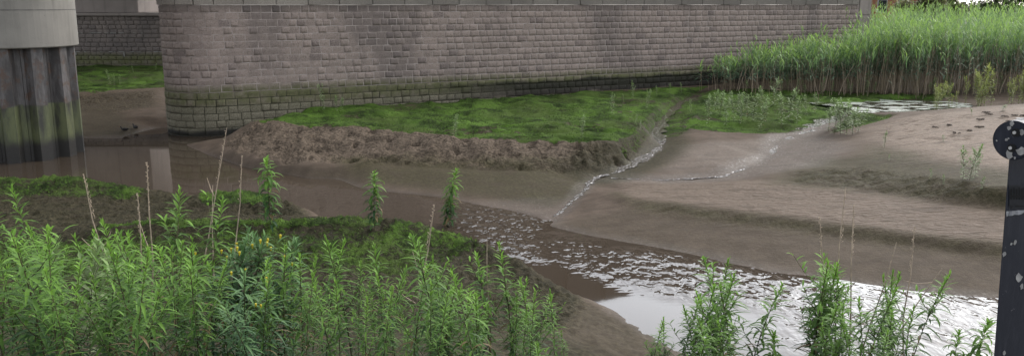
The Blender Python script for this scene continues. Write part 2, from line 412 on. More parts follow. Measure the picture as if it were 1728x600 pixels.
for _ in range(2):
    P = np.pad(HG, 1, mode='edge'); HG = (P[:-2, 1:-1] + P[2:, 1:-1] + P[1:-1, :-2] + P[1:-1, 2:] + 2 * HG) / 6
def hgt(x, y):
    u = np.clip((np.asarray(x) - GX0) / GS, 0, NX - 1.001); v = np.clip((np.asarray(y) - GY0) / GS, 0, NY - 1.001)
    i = u.astype(int); j = v.astype(int); u = u - i; v = v - j
    return (HG[j, i] * (1 - u) + HG[j, i + 1] * u) * (1 - v) + (HG[j + 1, i] * (1 - u) + HG[j + 1, i + 1] * u) * v
def ground(px, py):
    """first point of the surveyed ground on the sight line"""
    d = ray(px, py); ys = np.linspace(4, 90, 4300); t = ys / d.y
    z = CAMZ + d.z * t; h = np.maximum(hgt(d.x * t, ys), -.05); k = np.argmax(z < h)
    return Vector((d.x * t[k], ys[k], h[k]))

# zones as plan polygons
def poly_mask(x, y, pts, soft):
    P = [ground(*p)[:2] if not isinstance(p, Vector) else p[:2] for p in pts]; P = np.array(P)
    ins = np.zeros(x.shape, bool); dm = np.full(x.shape, 1e9)
    bx0, by0 = P.min(0) - soft * 2; bx1, by1 = P.max(0) + soft * 2
    sel = (x > bx0) & (x < bx1) & (y > by0) & (y < by1); xs, ys = x[sel], y[sel]
    i_ = np.zeros(xs.shape, bool); d_ = np.full(xs.shape, 1e9)
    for a, c in zip(P, np.roll(P, -1, 0)):
        cond = ((a[1] > ys) != (c[1] > ys)); den = (c[1] - a[1]) or 1e-9
        i_ ^= cond & (xs < (c[0] - a[0]) * (ys - a[1]) / den + a[0])
        e = c - a; t = np.clip(((xs - a[0]) * e[0] + (ys - a[1]) * e[1]) / max(1e-9, e @ e), 0, 1)
        d_ = np.minimum(d_, np.hypot(xs - a[0] - t * e[0], ys - a[1] - t * e[1]))
    out = np.zeros(x.shape); out[sel] = sstep(-soft, soft, np.where(i_, d_, -d_)); return out
def line_mask(x, y, pts, r0, r1):
    P = np.array([(p if isinstance(p, Vector) else ground(*p))[:2] for p in pts]); d = np.full(x.shape, 1e9)
    for a, c in zip(P[:-1], P[1:]):
        e = c - a; t = np.clip(((x - a[0]) * e[0] + (y - a[1]) * e[1]) / max(1e-9, e @ e), 0, 1)
        d = np.minimum(d, np.hypot(x - a[0] - t * e[0], y - a[1] - t * e[1]))
    return 1 - sstep(r0, r1, d)

ys = np.concatenate([np.arange(3.25, 9, .1), np.arange(9, 26, .055), np.arange(26, 40, .11), np.arange(40, 60, .4), np.arange(60, 126, 3)])
us = np.linspace(-1, 1, 860)
Yg, Ug = np.meshgrid(ys, us, indexing='ij'); Xg = Ug * (Yg * .82 + 5)
x, y = Xg.ravel(), Yg.ravel(); z = hgt(x, y)
W2 = lambda *p: Vector((p[0], p[1], 0))
moss = np.zeros(x.shape)
moss = np.maximum(moss, poly_mask(x, y, [at(*q) for q in ISL] + [W2(9, 39.3), W2(-7.6, 30.9)], .15))
moss = np.maximum(moss, .9 * poly_mask(x, y, [(1165, 165), (1150, 215), (1200, 222), (1300, 226), (1350, 222), (1395, 206), (1440, 180), (1580, 172), W2(19, 36.5), W2(10, 38)], .3))
moss = np.maximum(moss, .75 * poly_mask(x, y, [(1400, 225), (1440, 215), (1500, 200), (1520, 192), (1440, 190)], .25))
moss = np.maximum(moss, .95 * poly_mask(x, y, [(-300, 150), (130, 155), (165, 158), (190, 152), (270, 148), W2(-14, 50), W2(-60, 50)], .3))
moss = np.maximum(moss, .72 * poly_mask(x, y, [(-300, 288), (0, 291), (130, 297), (200, 306), (180, 312), (60, 305), (-300, 303)], .15))
moss = np.maximum(moss, .55 * poly_mask(x, y, [(200, 308), (283, 324), (240, 340), (0, 335), (-300, 320)], .3))
moss = np.maximum(moss, .85 * poly_mask(x, y, [(330, 327), (400, 322), (445, 326), (500, 343), (440, 345), (340, 346)], .15))
moss = np.maximum(moss, .95 * poly_mask(x, y, [(140, 388), (250, 375), (330, 371), (480, 372), (560, 367), (660, 366), (720, 377), (640, 381), (480, 386), (300, 384)], .1))
moss = np.maximum(moss, .54 * poly_mask(x, y, [(-300, 400), (300, 384), (640, 381), (760, 392), (900, 455), (700, 470), (-300, 470)], .4))
moss = np.maximum(moss, .62 * poly_mask(x, y, [(1090, 215), (1095, 192), (1130, 165), (1200, 156), (1195, 180), (1160, 225), (1140, 232)], .2))
moss = np.maximum(moss, .48 * poly_mask(x, y, [(1085, 250), (1110, 225), (1080, 212), (1040, 233), (1050, 280)], .2))
cliff = np.zeros(x.shape)
ISF = poly_mask(x, y, [at(*q) for q in ISL[:10]] + [(1085, 225), (1075, 262), (1030, 288), (950, 290), (820, 284), (620, 276), (480, 274), (400, 258), (375, 240)], .15)
cliff = np.maximum(cliff, ISF)
NEARB = poly_mask(x, y, [(-300, 296), (60, 300), (240, 318), (285, 326), (330, 330), (450, 330), (560, 368), (660, 368), (760, 390), (885, 445), (985, 505), (960, 560), (800, 560), (-300, 560)], .2)
cliff = np.maximum(cliff, NEARB * .75)
cliff = np.maximum(cliff, .8 * poly_mask(x, y, [(-300, 160), (130, 160), (262, 152), (262, 178), (200, 190), (135, 185), (-300, 180)], .4))
SC1 = poly_mask(x, y, [(1340, 290), (1440, 281), (1560, 297), (1700, 318), (2100, 350), (2100, 395), (1700, 352), (1560, 336), (1450, 320), (1340, 306)], .2)
SC2 = poly_mask(x, y, [(1040, 325), (1060, 337), (1200, 353), (1350, 371), (1500, 392), (1690, 414), (2100, 452), (2100, 478), (1690, 434), (1500, 412), (1350, 392), (1200, 374), (1080, 354)], .4)
cliff = np.maximum(cliff, .45 * SC1); cliff = np.maximum(cliff, .2 * SC2)
rip = np.maximum(poly_mask(x, y, [(1030, 308), (1240, 306), (1330, 308), (1450, 324), (1700, 356), (2100, 398), (2100, 448), (1690, 411), (1500, 389), (1350, 369), (1200, 350), (1060, 333)], .3), 0)
rip = np.maximum(rip, .55 * poly_mask(x, y, [(1480, 204), (1728, 185), (2100, 170), (2100, 335), (1700, 305), (1560, 285), (1440, 265)], .5))
wet = np.maximum(line_mask(x, y, [(1175, 160), (1128, 190), (1100, 226), (1112, 248), (1062, 280), (990, 310), (955, 350), (926, 376)], .1, .35) * .6, line_mask(x, y, [(1500, 185), (1440, 193), (1385, 213), (1312, 238), (1300, 262), (1222, 297), (1120, 304), (1030, 301)], .15, .8) * .7)
wet = np.maximum(wet, .5 * poly_mask(x, y, [(1310, 240), (1400, 225), (1430, 250), (1380, 280), (1250, 302), (1130, 310), (1290, 275)], .5))
wet = np.maximum(wet, .35 * poly_mask(x, y, [(1150, 245), (1290, 238), (1290, 270), (1200, 292), (1110, 290)], .4))
wet = np.maximum(wet, .7 * (1 - sstep(-.02, .06, z)))
olive = np.maximum(.9 * SC2, .85 * SC1)
olive = np.maximum(olive, .8 * poly_mask(x, y, [(1300, 310), (1330, 288), (1440, 270), (1470, 245), (1560, 260), (1560, 300), (1450, 322)], .6))
olive = np.maximum(olive, .75 * poly_mask(x, y, [(560, 262), (760, 262), (940, 266), (1000, 292), (985, 325), (930, 345), (800, 325), (620, 305)], .3))
olive = np.maximum(olive, .6 * NEARB)
dry = poly_mask(x, y, [(1460, 215), (1560, 190), (1728, 178), (2100, 160), (2100, 330), (1700, 298), (1600, 275), (1500, 250)], 1.0)
dry = np.maximum(dry, .42 * rip); dry = np.maximum(dry, .3 * poly_mask(x, y, [(1150, 245), (1290, 238), (1290, 268), (1200, 290), (1110, 285)], .4))
dry = np.maximum(dry, .35 * poly_mask(x, y, [(380, 240), (440, 215), (640, 225), (620, 268), (480, 270)], .4))
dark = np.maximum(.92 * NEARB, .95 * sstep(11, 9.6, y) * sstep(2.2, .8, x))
SLP = poly_mask(x, y, [(1380, 268), (1480, 262), (1700, 285), (2100, 310), (2100, 395), (1700, 352), (1450, 322), (1320, 304)], .6)
olive = np.maximum(olive, .75 * SLP); dark = np.maximum(dark, .3 * SLP); dry *= 1 - .7 * SLP
NB2 = poly_mask(x, y, [(935, 480), (985, 504), (1080, 552), (1120, 580), (1180, 620), (1000, 640), (880, 600)], .25)
dark = np.maximum(dark, .6 * NB2)
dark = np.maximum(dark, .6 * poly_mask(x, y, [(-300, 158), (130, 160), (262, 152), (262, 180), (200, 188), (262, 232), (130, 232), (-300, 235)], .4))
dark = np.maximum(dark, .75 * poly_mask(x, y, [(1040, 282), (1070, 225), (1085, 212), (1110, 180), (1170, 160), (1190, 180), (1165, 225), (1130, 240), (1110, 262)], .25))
dark = np.maximum(dark, .45 * SC1); dark = np.maximum(dark, .35 * SC2)
dark = np.maximum(dark, .42 * poly_mask(x, y, [(520, 282), (760, 286), (980, 296), (985, 325), (930, 350), (800, 333), (620, 310), (480, 290)], .35))
dark = np.maximum(dark, .32 * poly_mask(x, y, [(1060, 350), (1200, 372), (1500, 408), (1700, 432), (2100, 478), (2100, 545), (1690, 505), (1450, 481), (1200, 436), (1000, 400), (930, 380)], .3))
GUL = [at(*q) for q in ((1178, 158, .62), (1150, 170, .5), (1128, 190, .42), (1108, 212, .36), (1100, 228, .33), (1112, 248, .28), (1095, 262, .24), (1062, 280, .18), (1010, 297, .12))]
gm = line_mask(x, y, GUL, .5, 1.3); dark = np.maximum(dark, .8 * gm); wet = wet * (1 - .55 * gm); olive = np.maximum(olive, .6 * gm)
moss = np.maximum(moss, .55 * line_mask(x, y, GUL[:5], .3, 1.2))
# detail relief
zd = z.copy()
fade = sstep(-.25, .1, z)
zd += .035 * fbm(x * .7, y * .7, 4) * fade
zd += moss * (.08 * fbm(x * .9 + 40, y * 1.3, 3) + .03 * np.abs(fbm(x * 2.6, y * 2.6 + 7, 3)))
isl = np.maximum(sstep(.35, .8, moss) - NEARB, 0)
tn = fbm(x * .5 + 3, y * .85, 3); tb = 4 * (sstep(-.02, .06, tn) * (1 - sstep(-.02, .06, tn)) + sstep(.22, .29, tn) * (1 - sstep(.22, .29, tn)))
zd += isl * (.08 * sstep(-.02, .06, tn) + .06 * sstep(.22, .29, tn) - .1)
bare = sstep(.12, .4, fbm(x * .33 + 21, y * .6 + 4, 3))
moss = moss * (1 - .4 * isl * tb) * (1 - .42 * isl * bare); olive = np.maximum(olive, isl * .9); dark = np.maximum(dark, isl * .45)
clod = np.abs(fbm(x * 2.3, y * 2.3, 4)); clod2 = fbm(x * 6, y * 6 + 50, 3)
zd += cliff * (.08 * (clod - .25) + .05 * clod2 + .03 * fbm(x * 13, y * 13, 2)) * (.25 + 1.3 * sstep(-.2, .4, fbm(x * .7 + 11, y * .7, 2)))
zd += ISF * .28 * (.22 - np.abs(fbm(x * 1.1 + 71, y * 1.1, 2)))
zd += ISF * .16 * fbm(x * .55 + 31, y * .55, 2)
pk = fbm(x * 3.1 + 90, y * 3.1, 2); zd -= ISF * .2 * sstep(.28, .5, pk)
zd += NEARB * (.05 * fbm(x * 9, y * 9, 2) + .06 * np.abs(fbm(x * 4 + 5, y * 4, 3)))
zd += NB2 * (.03 * fbm(x * 5, y * 5, 3) + .015 * fbm(x * 14, y * 14, 2))
zd += rip * .012 * fbm(x * 3.2, y * 7.5, 2)
zd += SC1 * .06 * fbm(x * 2.5, y * 3, 3) + SC2 * .05 * fbm(x * 1.6, y * 4, 3)
# footprints and pocks on the dry sand
for k in range(46):
    u = RNG.uniform(0, 1); g = ground(1490 + u * 225, RNG.uniform(192, 235)); a = RNG.uniform(.05, .12)
    if g.y < 45: zd -= .05 * np.exp(-(((x - g.x) / (a * 1.5)) ** 2 + ((y - g.y) / a) ** 2))
V = np.stack([x, y, zd], 1)
nr, nc = Yg.shape; idx = np.arange(nr * nc).reshape(nr, nc)
F = np.stack([idx[:-1, :-1], idx[:-1, 1:], idx[1:, 1:], idx[1:, :-1]], -1).reshape(-1, 4)
me = np_mesh('terrain', V, F)
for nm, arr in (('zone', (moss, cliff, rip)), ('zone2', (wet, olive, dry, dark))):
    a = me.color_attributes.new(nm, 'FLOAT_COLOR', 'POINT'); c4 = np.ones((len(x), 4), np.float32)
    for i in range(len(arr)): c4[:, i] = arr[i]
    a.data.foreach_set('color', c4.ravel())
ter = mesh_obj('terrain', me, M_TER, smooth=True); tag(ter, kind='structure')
def terr_z(px_, py_):
    return float(hgt(px_, py_))
# short moss and grass fuzz on the green banks (uncountable)
cand = np.flatnonzero((moss > .3) & (np.abs(x) < y * .66) & (y < 34) & (y > 9.5))
area = np.gradient(ys)[cand // nc] * (y[cand] * .82 + 5); pr = moss[cand] ** 1.5 * area / (1 + (y[cand] / 14) ** 2); pr /= pr.sum()
pick = RNG.choice(cand, 34000, p=pr); n = len(pick)
bx = x[pick] + RNG.uniform(-.04, .04, n); by = y[pick] + RNG.uniform(-.04, .04, n); bz = zd[pick] - .006
ba = RNG.uniform(0, 6.28, n); bh = RNG.uniform(.012, .05, n); bw = RNG.uniform(.006, .014, n); ln = RNG.uniform(-.03, .03, (n, 2))
P0 = np.stack([bx - bw * np.cos(ba), by - bw * np.sin(ba), bz], 1); P1 = np.stack([bx + bw * np.cos(ba), by + bw * np.sin(ba), bz], 1); P2 = np.stack([bx + ln[:, 0], by + ln[:, 1], bz + bh], 1)
mt_ = np_mesh('moss_fuzz', np.stack([P0, P1, P2], 1).reshape(-1, 3), np.arange(3 * n).reshape(-1, 3), np.repeat(RNG.uniform(0, 1, n) ** 2, 3))
tag(mesh_obj('moss_fuzz', mt_, mat_leaf('moss_blade', (.05, .08, .025), (.26, .48, .06), .3, .8, 0)), 'short green moss fuzz covering the mud banks', 'moss', kind='stuff')
# distant ground
bm = bmesh.new(); box(bm, -3000, 3000, -3000, 3000, -1.6, -1.0); o = mesh_obj('ground', bm_mesh('ground', bm), mat_plain('soil', (.09, .08, .05), .95)); tag(o, kind='structure')

# ------------------------------------------------------------------ water
yw = np.concatenate([np.arange(8, 24, .12), np.arange(24, 40, .5)]); xw = np.concatenate([np.arange(-60, -20, 2), np.arange(-20, 16, .16), np.arange(16, 80, 2)])
Yw, Xw = np.meshgrid(yw, xw, indexing='ij'); wx, wy = Xw.ravel(), Yw.ravel()
ID = np.arange(wx.size).reshape(Yw.shape); Fw = np.stack([ID[:-1, :-1], ID[:-1, 1:], ID[1:, 1:], ID[1:, :-1]], -1).reshape(-1, 4)
me = np_mesh('water', np.stack([wx, wy, 0 * wx], 1), Fw)
def wpoly(pts, soft): return poly_mask(wx, wy, [at(px, py, 0) for px, py in pts], soft)
ra = 1.5 * wpoly([(770, 340), (850, 348), (930, 370), (900, 395), (920, 440), (860, 430), (800, 400), (760, 375)], .35)
ra = np.maximum(ra, 1.0 * wpoly([(1010, 420), (1100, 420), (1300, 462), (1500, 490), (1700, 508), (2100, 545), (2100, 610), (1700, 600), (1420, 560), (1280, 520), (1130, 500), (1050, 475)], .35))
ra = np.maximum(ra, .6 * wpoly([(1300, 515), (1420, 545), (1700, 590), (2100, 600), (2100, 660), (1700, 640), (1350, 620), (1290, 570)], .4))
ra = np.maximum(ra, .8 * wpoly([(890, 390), (1010, 405), (1040, 470), (1000, 460), (930, 440)], .4))
ra = np.maximum(ra, .12 * wpoly([(400, 290), (760, 340), (760, 385), (560, 360)], .5))
a = me.attributes.new('ripple', 'FLOAT', 'POINT'); a.data.foreach_set('value', ra.astype(np.float32))
o = mesh_obj('water', me, M_WAT, smooth=True); tag(o, kind='structure')
def ribbon(name, pts, widths, lift, rv, mat):
    P = [ground(*p) for p in pts]; Q = []; Wd = []
    for i in range(len(P) - 1):
        for k in range(8):
            t = k / 8; Q.append(P[i].lerp(P[i + 1], t)); Wd.append(widths[i] * (1 - t) + widths[i + 1] * t)
    Q.append(P[-1]); Wd.append(widths[-1]); vv, ff, n = [], [], 9
    zs = np.array([min(q.z, terr_z(q.x, q.y)) for q in Q]); zs = np.convolve(np.pad(zs, 4, mode='edge'), np.ones(9) / 9, 'valid')
    for i, q in enumerate(Q):
        t = (Q[min(i + 1, len(Q) - 1)] - Q[max(i - 1, 0)]); t.z = 0; t.normalize(); s = Vector((t.y, -t.x, 0))
        ww = Wd[i] * (1 + .35 * math.sin(i * 1.7) + .2 * math.sin(i * .6))
        for k in range(n):
            p = q + s * ww * (k / (n - 1) - .5); vv.append((p.x, p.y, zs[i] + lift))
    for i in range(len(Q) - 1):
        for k in range(n - 1): a_ = i * n + k; ff.append((a_, a_ + 1, a_ + n + 1, a_ + n))
    me = np_mesh(name, vv, ff); at_ = me.attributes.new('ripple', 'FLOAT', 'POINT'); at_.data.foreach_set('value', np.full(len(vv), rv, np.float32))
    return tag(mesh_obj(name, me, mat, smooth=True), kind='structure')
M_CREEK = mat_water('creek', 2.6, 1.6, 1.0)
ribbon('creek_water', [(1180, 160), (1150, 173), (1128, 192), (1106, 215), (1103, 232), (1108, 250), (1085, 268), (1040, 288), (1000, 302), (988, 320), (955, 350), (926, 376)], [.3, .3, .4, .6, .8, .7, .5, .3, .2, .12, .08, .12], .012, 1.3, M_CREEK)
ribbon('rill_water', [(1470, 188), (1430, 197), (1385, 214), (1345, 226), (1308, 240), (1300, 262), (1222, 298), (1120, 304), (1030, 301)], [.9, 1.0, 1.0, .8, .35, .16, .14, .12, .08], .008, 1.3, M_CREEK)
# pool in front of the reeds
g0 = at(1505, 183, .5); vv = [(g0.x, g0.y, .60)]; n = 40
for k in range(n):
    a = 2 * math.pi * k / n; r = 1 + .18 * math.sin(3 * a + 1) + .1 * math.sin(5 * a)
    vv.append((g0.x + 2.7 * r * math.cos(a), g0.y + 2.8 * r * math.sin(a), .60))
me = np_mesh('pool_water', vv, [(0, 1 + k, 1 + (k + 1) % n) for k in range(n)])
a = me.attributes.new('ripple', 'FLOAT', 'POINT'); a.data.foreach_set('value', np.full(len(vv), .05, np.float32))
b = NB('pool_scum'); p = b.pos(); nn = b.noise(b.map(p, (1, 1.6, 1)), 1.3, 5, .65); f = b.noise(p, 9, 4)
c = b.mix(b.rng(nn, .46, .54), (.07, .065, .045), b.mix(b.rng(f, .4, .6), (.30, .37, .25), (.50, .52, .47)))
b.fin(c, b.mix(b.rng(nn, .46, .54), (.05,) * 3, (.6,) * 3), None, .5)
tag(mesh_obj('pool_water', me, b.m), kind='structure')

# ------------------------------------------------------------------ masonry pier
def stone_mesh(seed, nx=4, nz=3):
    """rock-faced block 1 x 1 in plan of its face (x along, z up), depth along -y"""
    rg = random.Random(seed); vv, ff = [], []
    for j in range(nz + 1):
        for i in range(nx + 1):
            e = (i in (0, nx)) or (j in (0, nz))
            xx = i / nx - .5; zz = j / nz - .5
            if i not in (0, nx): xx += rg.uniform(-.04, .04)
            if j not in (0, nz): zz += rg.uniform(-.05, .05)
            if e: xx += rg.uniform(-.012, .012); zz += rg.uniform(-.025, .025)
            vv.append((xx, 0 if e else rg.uniform(.002, .013), zz))
    W = nx + 1
    for j in range(nz):
        for i in range(nx): a = j * W + i; ff.append((a, a + 1, a + W + 1, a + W))
    ring = [i for i in range(W)] + [j * W + nx for j in range(1, nz + 1)] + [nz * W + i for i in range(nx - 1, -1, -1)] + [j * W for j in range(nz - 1, 0, -1)]
    k0 = len(vv); vv += [(vv[i][0], -.09, vv[i][2]) for i in ring]; n = len(ring)
    for k in range(n): ff.append((ring[(k + 1) % n], ring[k], k0 + k, k0 + (k + 1) % n))
    return vv, ff
SVAR = [stone_mesh(s) for s in range(7)]
SM = []
for k, (vv, ff) in enumerate(SVAR):
    me = bpy.data.meshes.new('stone'); me.from_pydata(vv, [], ff); me.materials.append(M_ST); me.update(); SM.append(me)
pier = empty('masonry_pier', (PA.x, PA.y, -.5))
tag(pier, 'long brown granite block pier with rounded left end and tide-stained foot', 'bridge pier')
def pw(o):                                             # child placed in world coordinates under an empty
    o.matrix_parent_inverse = Matrix.Translation(-Vector(o.parent.location)); return o
# mortar core: extruded outline
def core_mesh(off, z0, z1, s0=-4.0, s1=PLEN, thick=6.0):
    pts = []
    s = s0
    while s < RN: pts.append(pier_pt(s, off)[0]); s += .15
    pts.append(pier_pt(RN, off)[0]); pts.append(pier_pt(s1, off)[0])
    e = pier_pt(s1, off)[0] - PNRM * 3.0; pts.append(e)
    bm = bmesh.new(); lo = [bm.verts.new((p.x, p.y, z0)) for p in pts]; hi = [bm.verts.new((p.x, p.y, z1)) for p in pts]
    n = len(pts)
    for k in range(n): bm.faces.new((lo[k], lo[(k + 1) % n], hi[(k + 1) % n], hi[k]))
    bm.faces.new(hi); return bm_mesh('mortar_core', bm)
pw(mesh_obj('mortar_core', core_mesh(.004, -.5, 4.38), M_MOR, pier))
CH = .241; ZTOP = 4.37
stones = []
rs = random.Random(5)
nco = 20
for c in range(nco):
    z1 = ZTOP - c * CH; z0 = z1 - CH
    lowc = z1 < 1.5
    s = -1.9 + rs.uniform(0, .3)
    while s < PLEN - .95:
        wd = rs.uniform(.27, .43) if not lowc else rs.uniform(.29, .46)
        if rs.random() < .12: wd *= 1.35
        e = min(s + wd, PLEN - .95)
        if e - s > .1:
            if not (z1 < .62 and (s + e) / 2 > 4): stones.append((s, e, z0, z1, rs.randrange(7), rs.random(), lowc, rs.uniform(.004, .010) + (rs.uniform(0, .02) if lowc else 0)))
        s = e
def stone_matrix(st):
    s, e, z0, z1, v, tn, lowc, off = st
    p, n = pier_pt((s + e) / 2, off); g = .021
    ty = Vector((n.x, n.y, 0)); tx = Vector((-n.y, n.x, 0))    # along the face, left to right seen from the channel
    M = Matrix.Identity(4)
    M.col[0][:3] = tx * (e - s - g); M.col[1][:3] = ty * (1.6 if lowc else 1.0); M.col[2][:3] = (0, 0, z1 - z0 - g)
    M.col[3][:3] = (p.x, p.y, (z0 + z1) / 2); return M
def vis_key(st):                                          # largest in view = nearest with a visible face
    p, n = pier_pt((st[0] + st[1]) / 2); d = math.hypot(p.x, p.y)
    if st[3] < 0 : return -1
    return (st[1] - st[0]) * max(0, -(n.x * p.x + n.y * p.y) / d) / d ** 2
order = sorted(range(len(stones)), key=lambda i: -vis_key(stones[i])); big = set(order[:298])
VV, FF, TT, base = [], [], [], 0
for i, st in enumerate(stones):
    M = stone_matrix(st)
    if i in big:
        o = bpy.data.objects.new('stone', SM[st[4]]); link(o, pier); o.matrix_parent_inverse = Matrix.Translation(-Vector(pier.location)); o.matrix_basis = M
    else:
        vv, ff = SVAR[st[4]]; A_ = np.array(M)[:3]; v4 = np.c_[np.array(vv), np.ones(len(vv))]
        VV.append(v4 @ A_.T); FF += [tuple(base + q for q in f) for f in ff]; TT += [st[5]] * len(vv); base += len(vv)
me = np_mesh('stone_courses', np.concatenate(VV), FF, TT); pw(tag(mesh_obj('stone_courses', me, M_STJ, pier), kind='stuff'))
# coping
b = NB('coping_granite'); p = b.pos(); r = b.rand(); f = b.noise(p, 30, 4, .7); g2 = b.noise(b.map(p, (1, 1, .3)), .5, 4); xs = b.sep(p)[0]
c = b.mix(r, (.48, .42, .36), (.62, .55, .47)); c = b.mix(b.rng(f, .35, .7, .5, 0), c, (.12, .10, .09)); c = b.mix(b.rng(g2, .42, .6, 0, .5), c, (.2, .175, .155)); c = b.mix(b.rng(xs, -8.5, -5, 0, .5), c, (.19, .172, .155))  # ramp along the wall paints the deck's shade: light left end, darker right
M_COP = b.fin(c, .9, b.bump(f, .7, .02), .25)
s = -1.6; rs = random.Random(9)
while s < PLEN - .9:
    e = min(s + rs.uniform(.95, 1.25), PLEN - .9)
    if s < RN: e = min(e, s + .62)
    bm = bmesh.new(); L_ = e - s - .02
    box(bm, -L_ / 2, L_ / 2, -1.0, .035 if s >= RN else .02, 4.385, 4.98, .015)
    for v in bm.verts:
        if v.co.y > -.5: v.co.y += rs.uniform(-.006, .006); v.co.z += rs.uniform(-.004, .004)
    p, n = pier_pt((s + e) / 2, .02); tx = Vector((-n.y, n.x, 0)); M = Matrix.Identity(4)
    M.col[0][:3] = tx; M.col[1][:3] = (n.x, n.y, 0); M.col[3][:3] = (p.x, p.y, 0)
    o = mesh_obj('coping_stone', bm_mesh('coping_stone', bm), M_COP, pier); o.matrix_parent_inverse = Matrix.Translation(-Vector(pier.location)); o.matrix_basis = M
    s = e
# end pilaster
p, n = pier_pt(PLEN - .42, 0); tx = Vector((-n.y, n.x, 0)); M = Matrix.Identity(4); M.col[0][:3] = tx; M.col[1][:3] = (n.x, n.y, 0); M.col[3][:3] = (p.x, p.y, 0)
z0 = .5; rs = random.Random(2)
while z0 < 5:
    h_ = 1.12; bm = bmesh.new(); box(bm, -.43, .43, -.9, .06, z0 + .008, z0 + h_ - .008, .02)
    o = mesh_obj('quoin', bm_mesh('quoin', bm), M_CON2, pier); o.matrix_parent_inverse = Matrix.Translation(-Vector(pier.location)); o.matrix_basis = M; z0 += h_
# bridge deck carried by the pier
deck = empty('girder_bridge', (PA.x, PA.y, 4.98)); tag(deck, 'dark steel girder bridge deck resting on the granite pier above the frame', 'bridge')
M_GIR = mat_plain('girder_paint', (.085, .075, .065), .7)
def plan_box(name, s0, s1, d0, d1, z0, z1, mat, par):
    pts = [PA + PDIR * s0 - PNRM * d0, PA + PDIR * s1 - PNRM * d0, PA + PDIR * s1 - PNRM * d1, PA + PDIR * s0 - PNRM * d1]
    bm = bmesh.new(); lo = [bm.verts.new((q.x, q.y, z0)) for q in pts]; hi = [bm.verts.new((q.x, q.y, z1)) for q in pts]
    for k in range(4): bm.faces.new((lo[k], lo[(k + 1) % 4], hi[(k + 1) % 4], hi[k]))
    bm.faces.new(hi); bm.faces.new(lo[::-1]); return pw(mesh_obj(name, bm_mesh(name, bm), mat, par))
plan_box('girder', 5.0, 33.4, .9, 1.4, 5.0, 9.1, M_GIR, deck)
plan_box('deck_slab', 5.0, 33.4, 1.42, 5.4, 6.4, 7.0, M_CON, deck)
for k in range(14): plan_box('stiffener', 5.6 + k * 2.1, 5.75 + k * 2.1, .7, .895, 5.05, 9.0, M_GIR, deck)

# ------------------------------------------------------------------ second pier behind, concrete pier on it
fp = empty('distant_pier', (-22, 50, -.3)); tag(fp, 'sooty block pier with white lime streaks behind the mossy bank', 'bridge pier')
bm = bmesh.new(); box(bm, -46, -12.5, 50.02, 56, .3, 3.75); pw(mesh_obj('mortar_core', bm_mesh('mortar_core', bm), M_STF, fp))
VV, FF, TT, base = [], [], [], 0; rs = random.Random(21)
for c in range(12):
    z1 = 3.74 - c * .25; s = -34 + rs.uniform(0, .3)
    while s < -12.6:
        e = s + rs.uniform(.3, .5); v = rs.randrange(7); vv, ff = SVAR[v]
        for q in vv: VV.append(((s + e) / 2 + q[0] * (e - s - .02), 50.0 - q[1], z1 - .125 + q[2] * .23))
        FF += [tuple(base + k for k in f[::-1]) for f in ff]; TT += [rs.random()] * len(vv); base += len(vv); s = e
pw(tag(mesh_obj('stone_courses', np_mesh('stone_courses', VV, FF, TT), M_STF, fp), kind='stuff'))
bm = bmesh.new(); box(bm, -46, -12.5, 49.8, 53, 3.76, 3.92, .02); pw(mesh_obj('ledge', bm_mesh('ledge', bm), M_CON2, fp))
M_LIME = mat_plain('lime_streak', (.55, .53, .5), .9, .3)
for zz in (2.78, 1.72):
    bm = bmesh.new(); q = -29.0
    while q < -19:
        if rs.random() < .6: box(bm, q, q + rs.uniform(.08, .4), 49.955, 49.965, zz + rs.uniform(-.012, .0), zz + rs.uniform(.012, .035))
        if rs.random() < .1: box(bm, q, q + .05, 49.95, 49.96, zz - rs.uniform(.1, .3), zz)
        q += rs.uniform(.15, .5)
    pw(mesh_obj('lime_streak', bm_mesh('lime_streak', bm), M_LIME, fp))
cp = empty('concrete_pier', (-27, 51.2, 3.92)); tag(cp, 'smooth pinkish concrete block standing on the sooty pier ledge', 'bridge pier')
xr = atY(235, 10, 50.8).x
bm = bmesh.new(); box(bm, -40, xr, 50.6, 55, 3.925, 9.6, .03); pw(mesh_obj('shaft', bm_mesh('shaft', bm), M_CON2, cp))
bm = bmesh.new(); box(bm, -40.1, xr + .12, 50.45, 55.1, 9.6, 9.9, .02); pw(mesh_obj('bearing_shelf', bm_mesh('bearing_shelf', bm), M_CON, cp))
# graffiti boundary wall and shrub in the gap
gw = empty('graffiti_wall', (-26, 60, 3.4)); tag(gw, 'white painted wall with green and dark graffiti in the gap between piers', 'wall')
bm = bmesh.new(); box(bm, -30, -22.5, 60, 60.3, 1.0, 6.2); pw(mesh_obj('wall_panel', bm_mesh('wall_panel', bm), mat_plain('white_paint', (.72, .73, .76), .8, .15), gw))
M_INK = mat_plain('dark_ink', (.04, .04, .07), .7); M_GRN = mat_plain('green_spray', (.10, .34, .10), .7)
for k in range(4):
    x0 = atY(238 + k * 5.2, 4, 60).x; bm = bmesh.new(); rr = random.Random(k + 3)
    pts = [(x0 + .12 * math.cos(t * 1.1 + k), 59.93, 4.42 + .3 * math.sin(t * 1.35 + k * 2)) for t in np.linspace(0, 4.6, 12)]
    tube(bm, pts, .055 + .02 * rr.random(), 5); pw(mesh_obj('graffiti', bm_mesh('graffiti', bm), M_GRN if k % 2 else M_INK, gw))

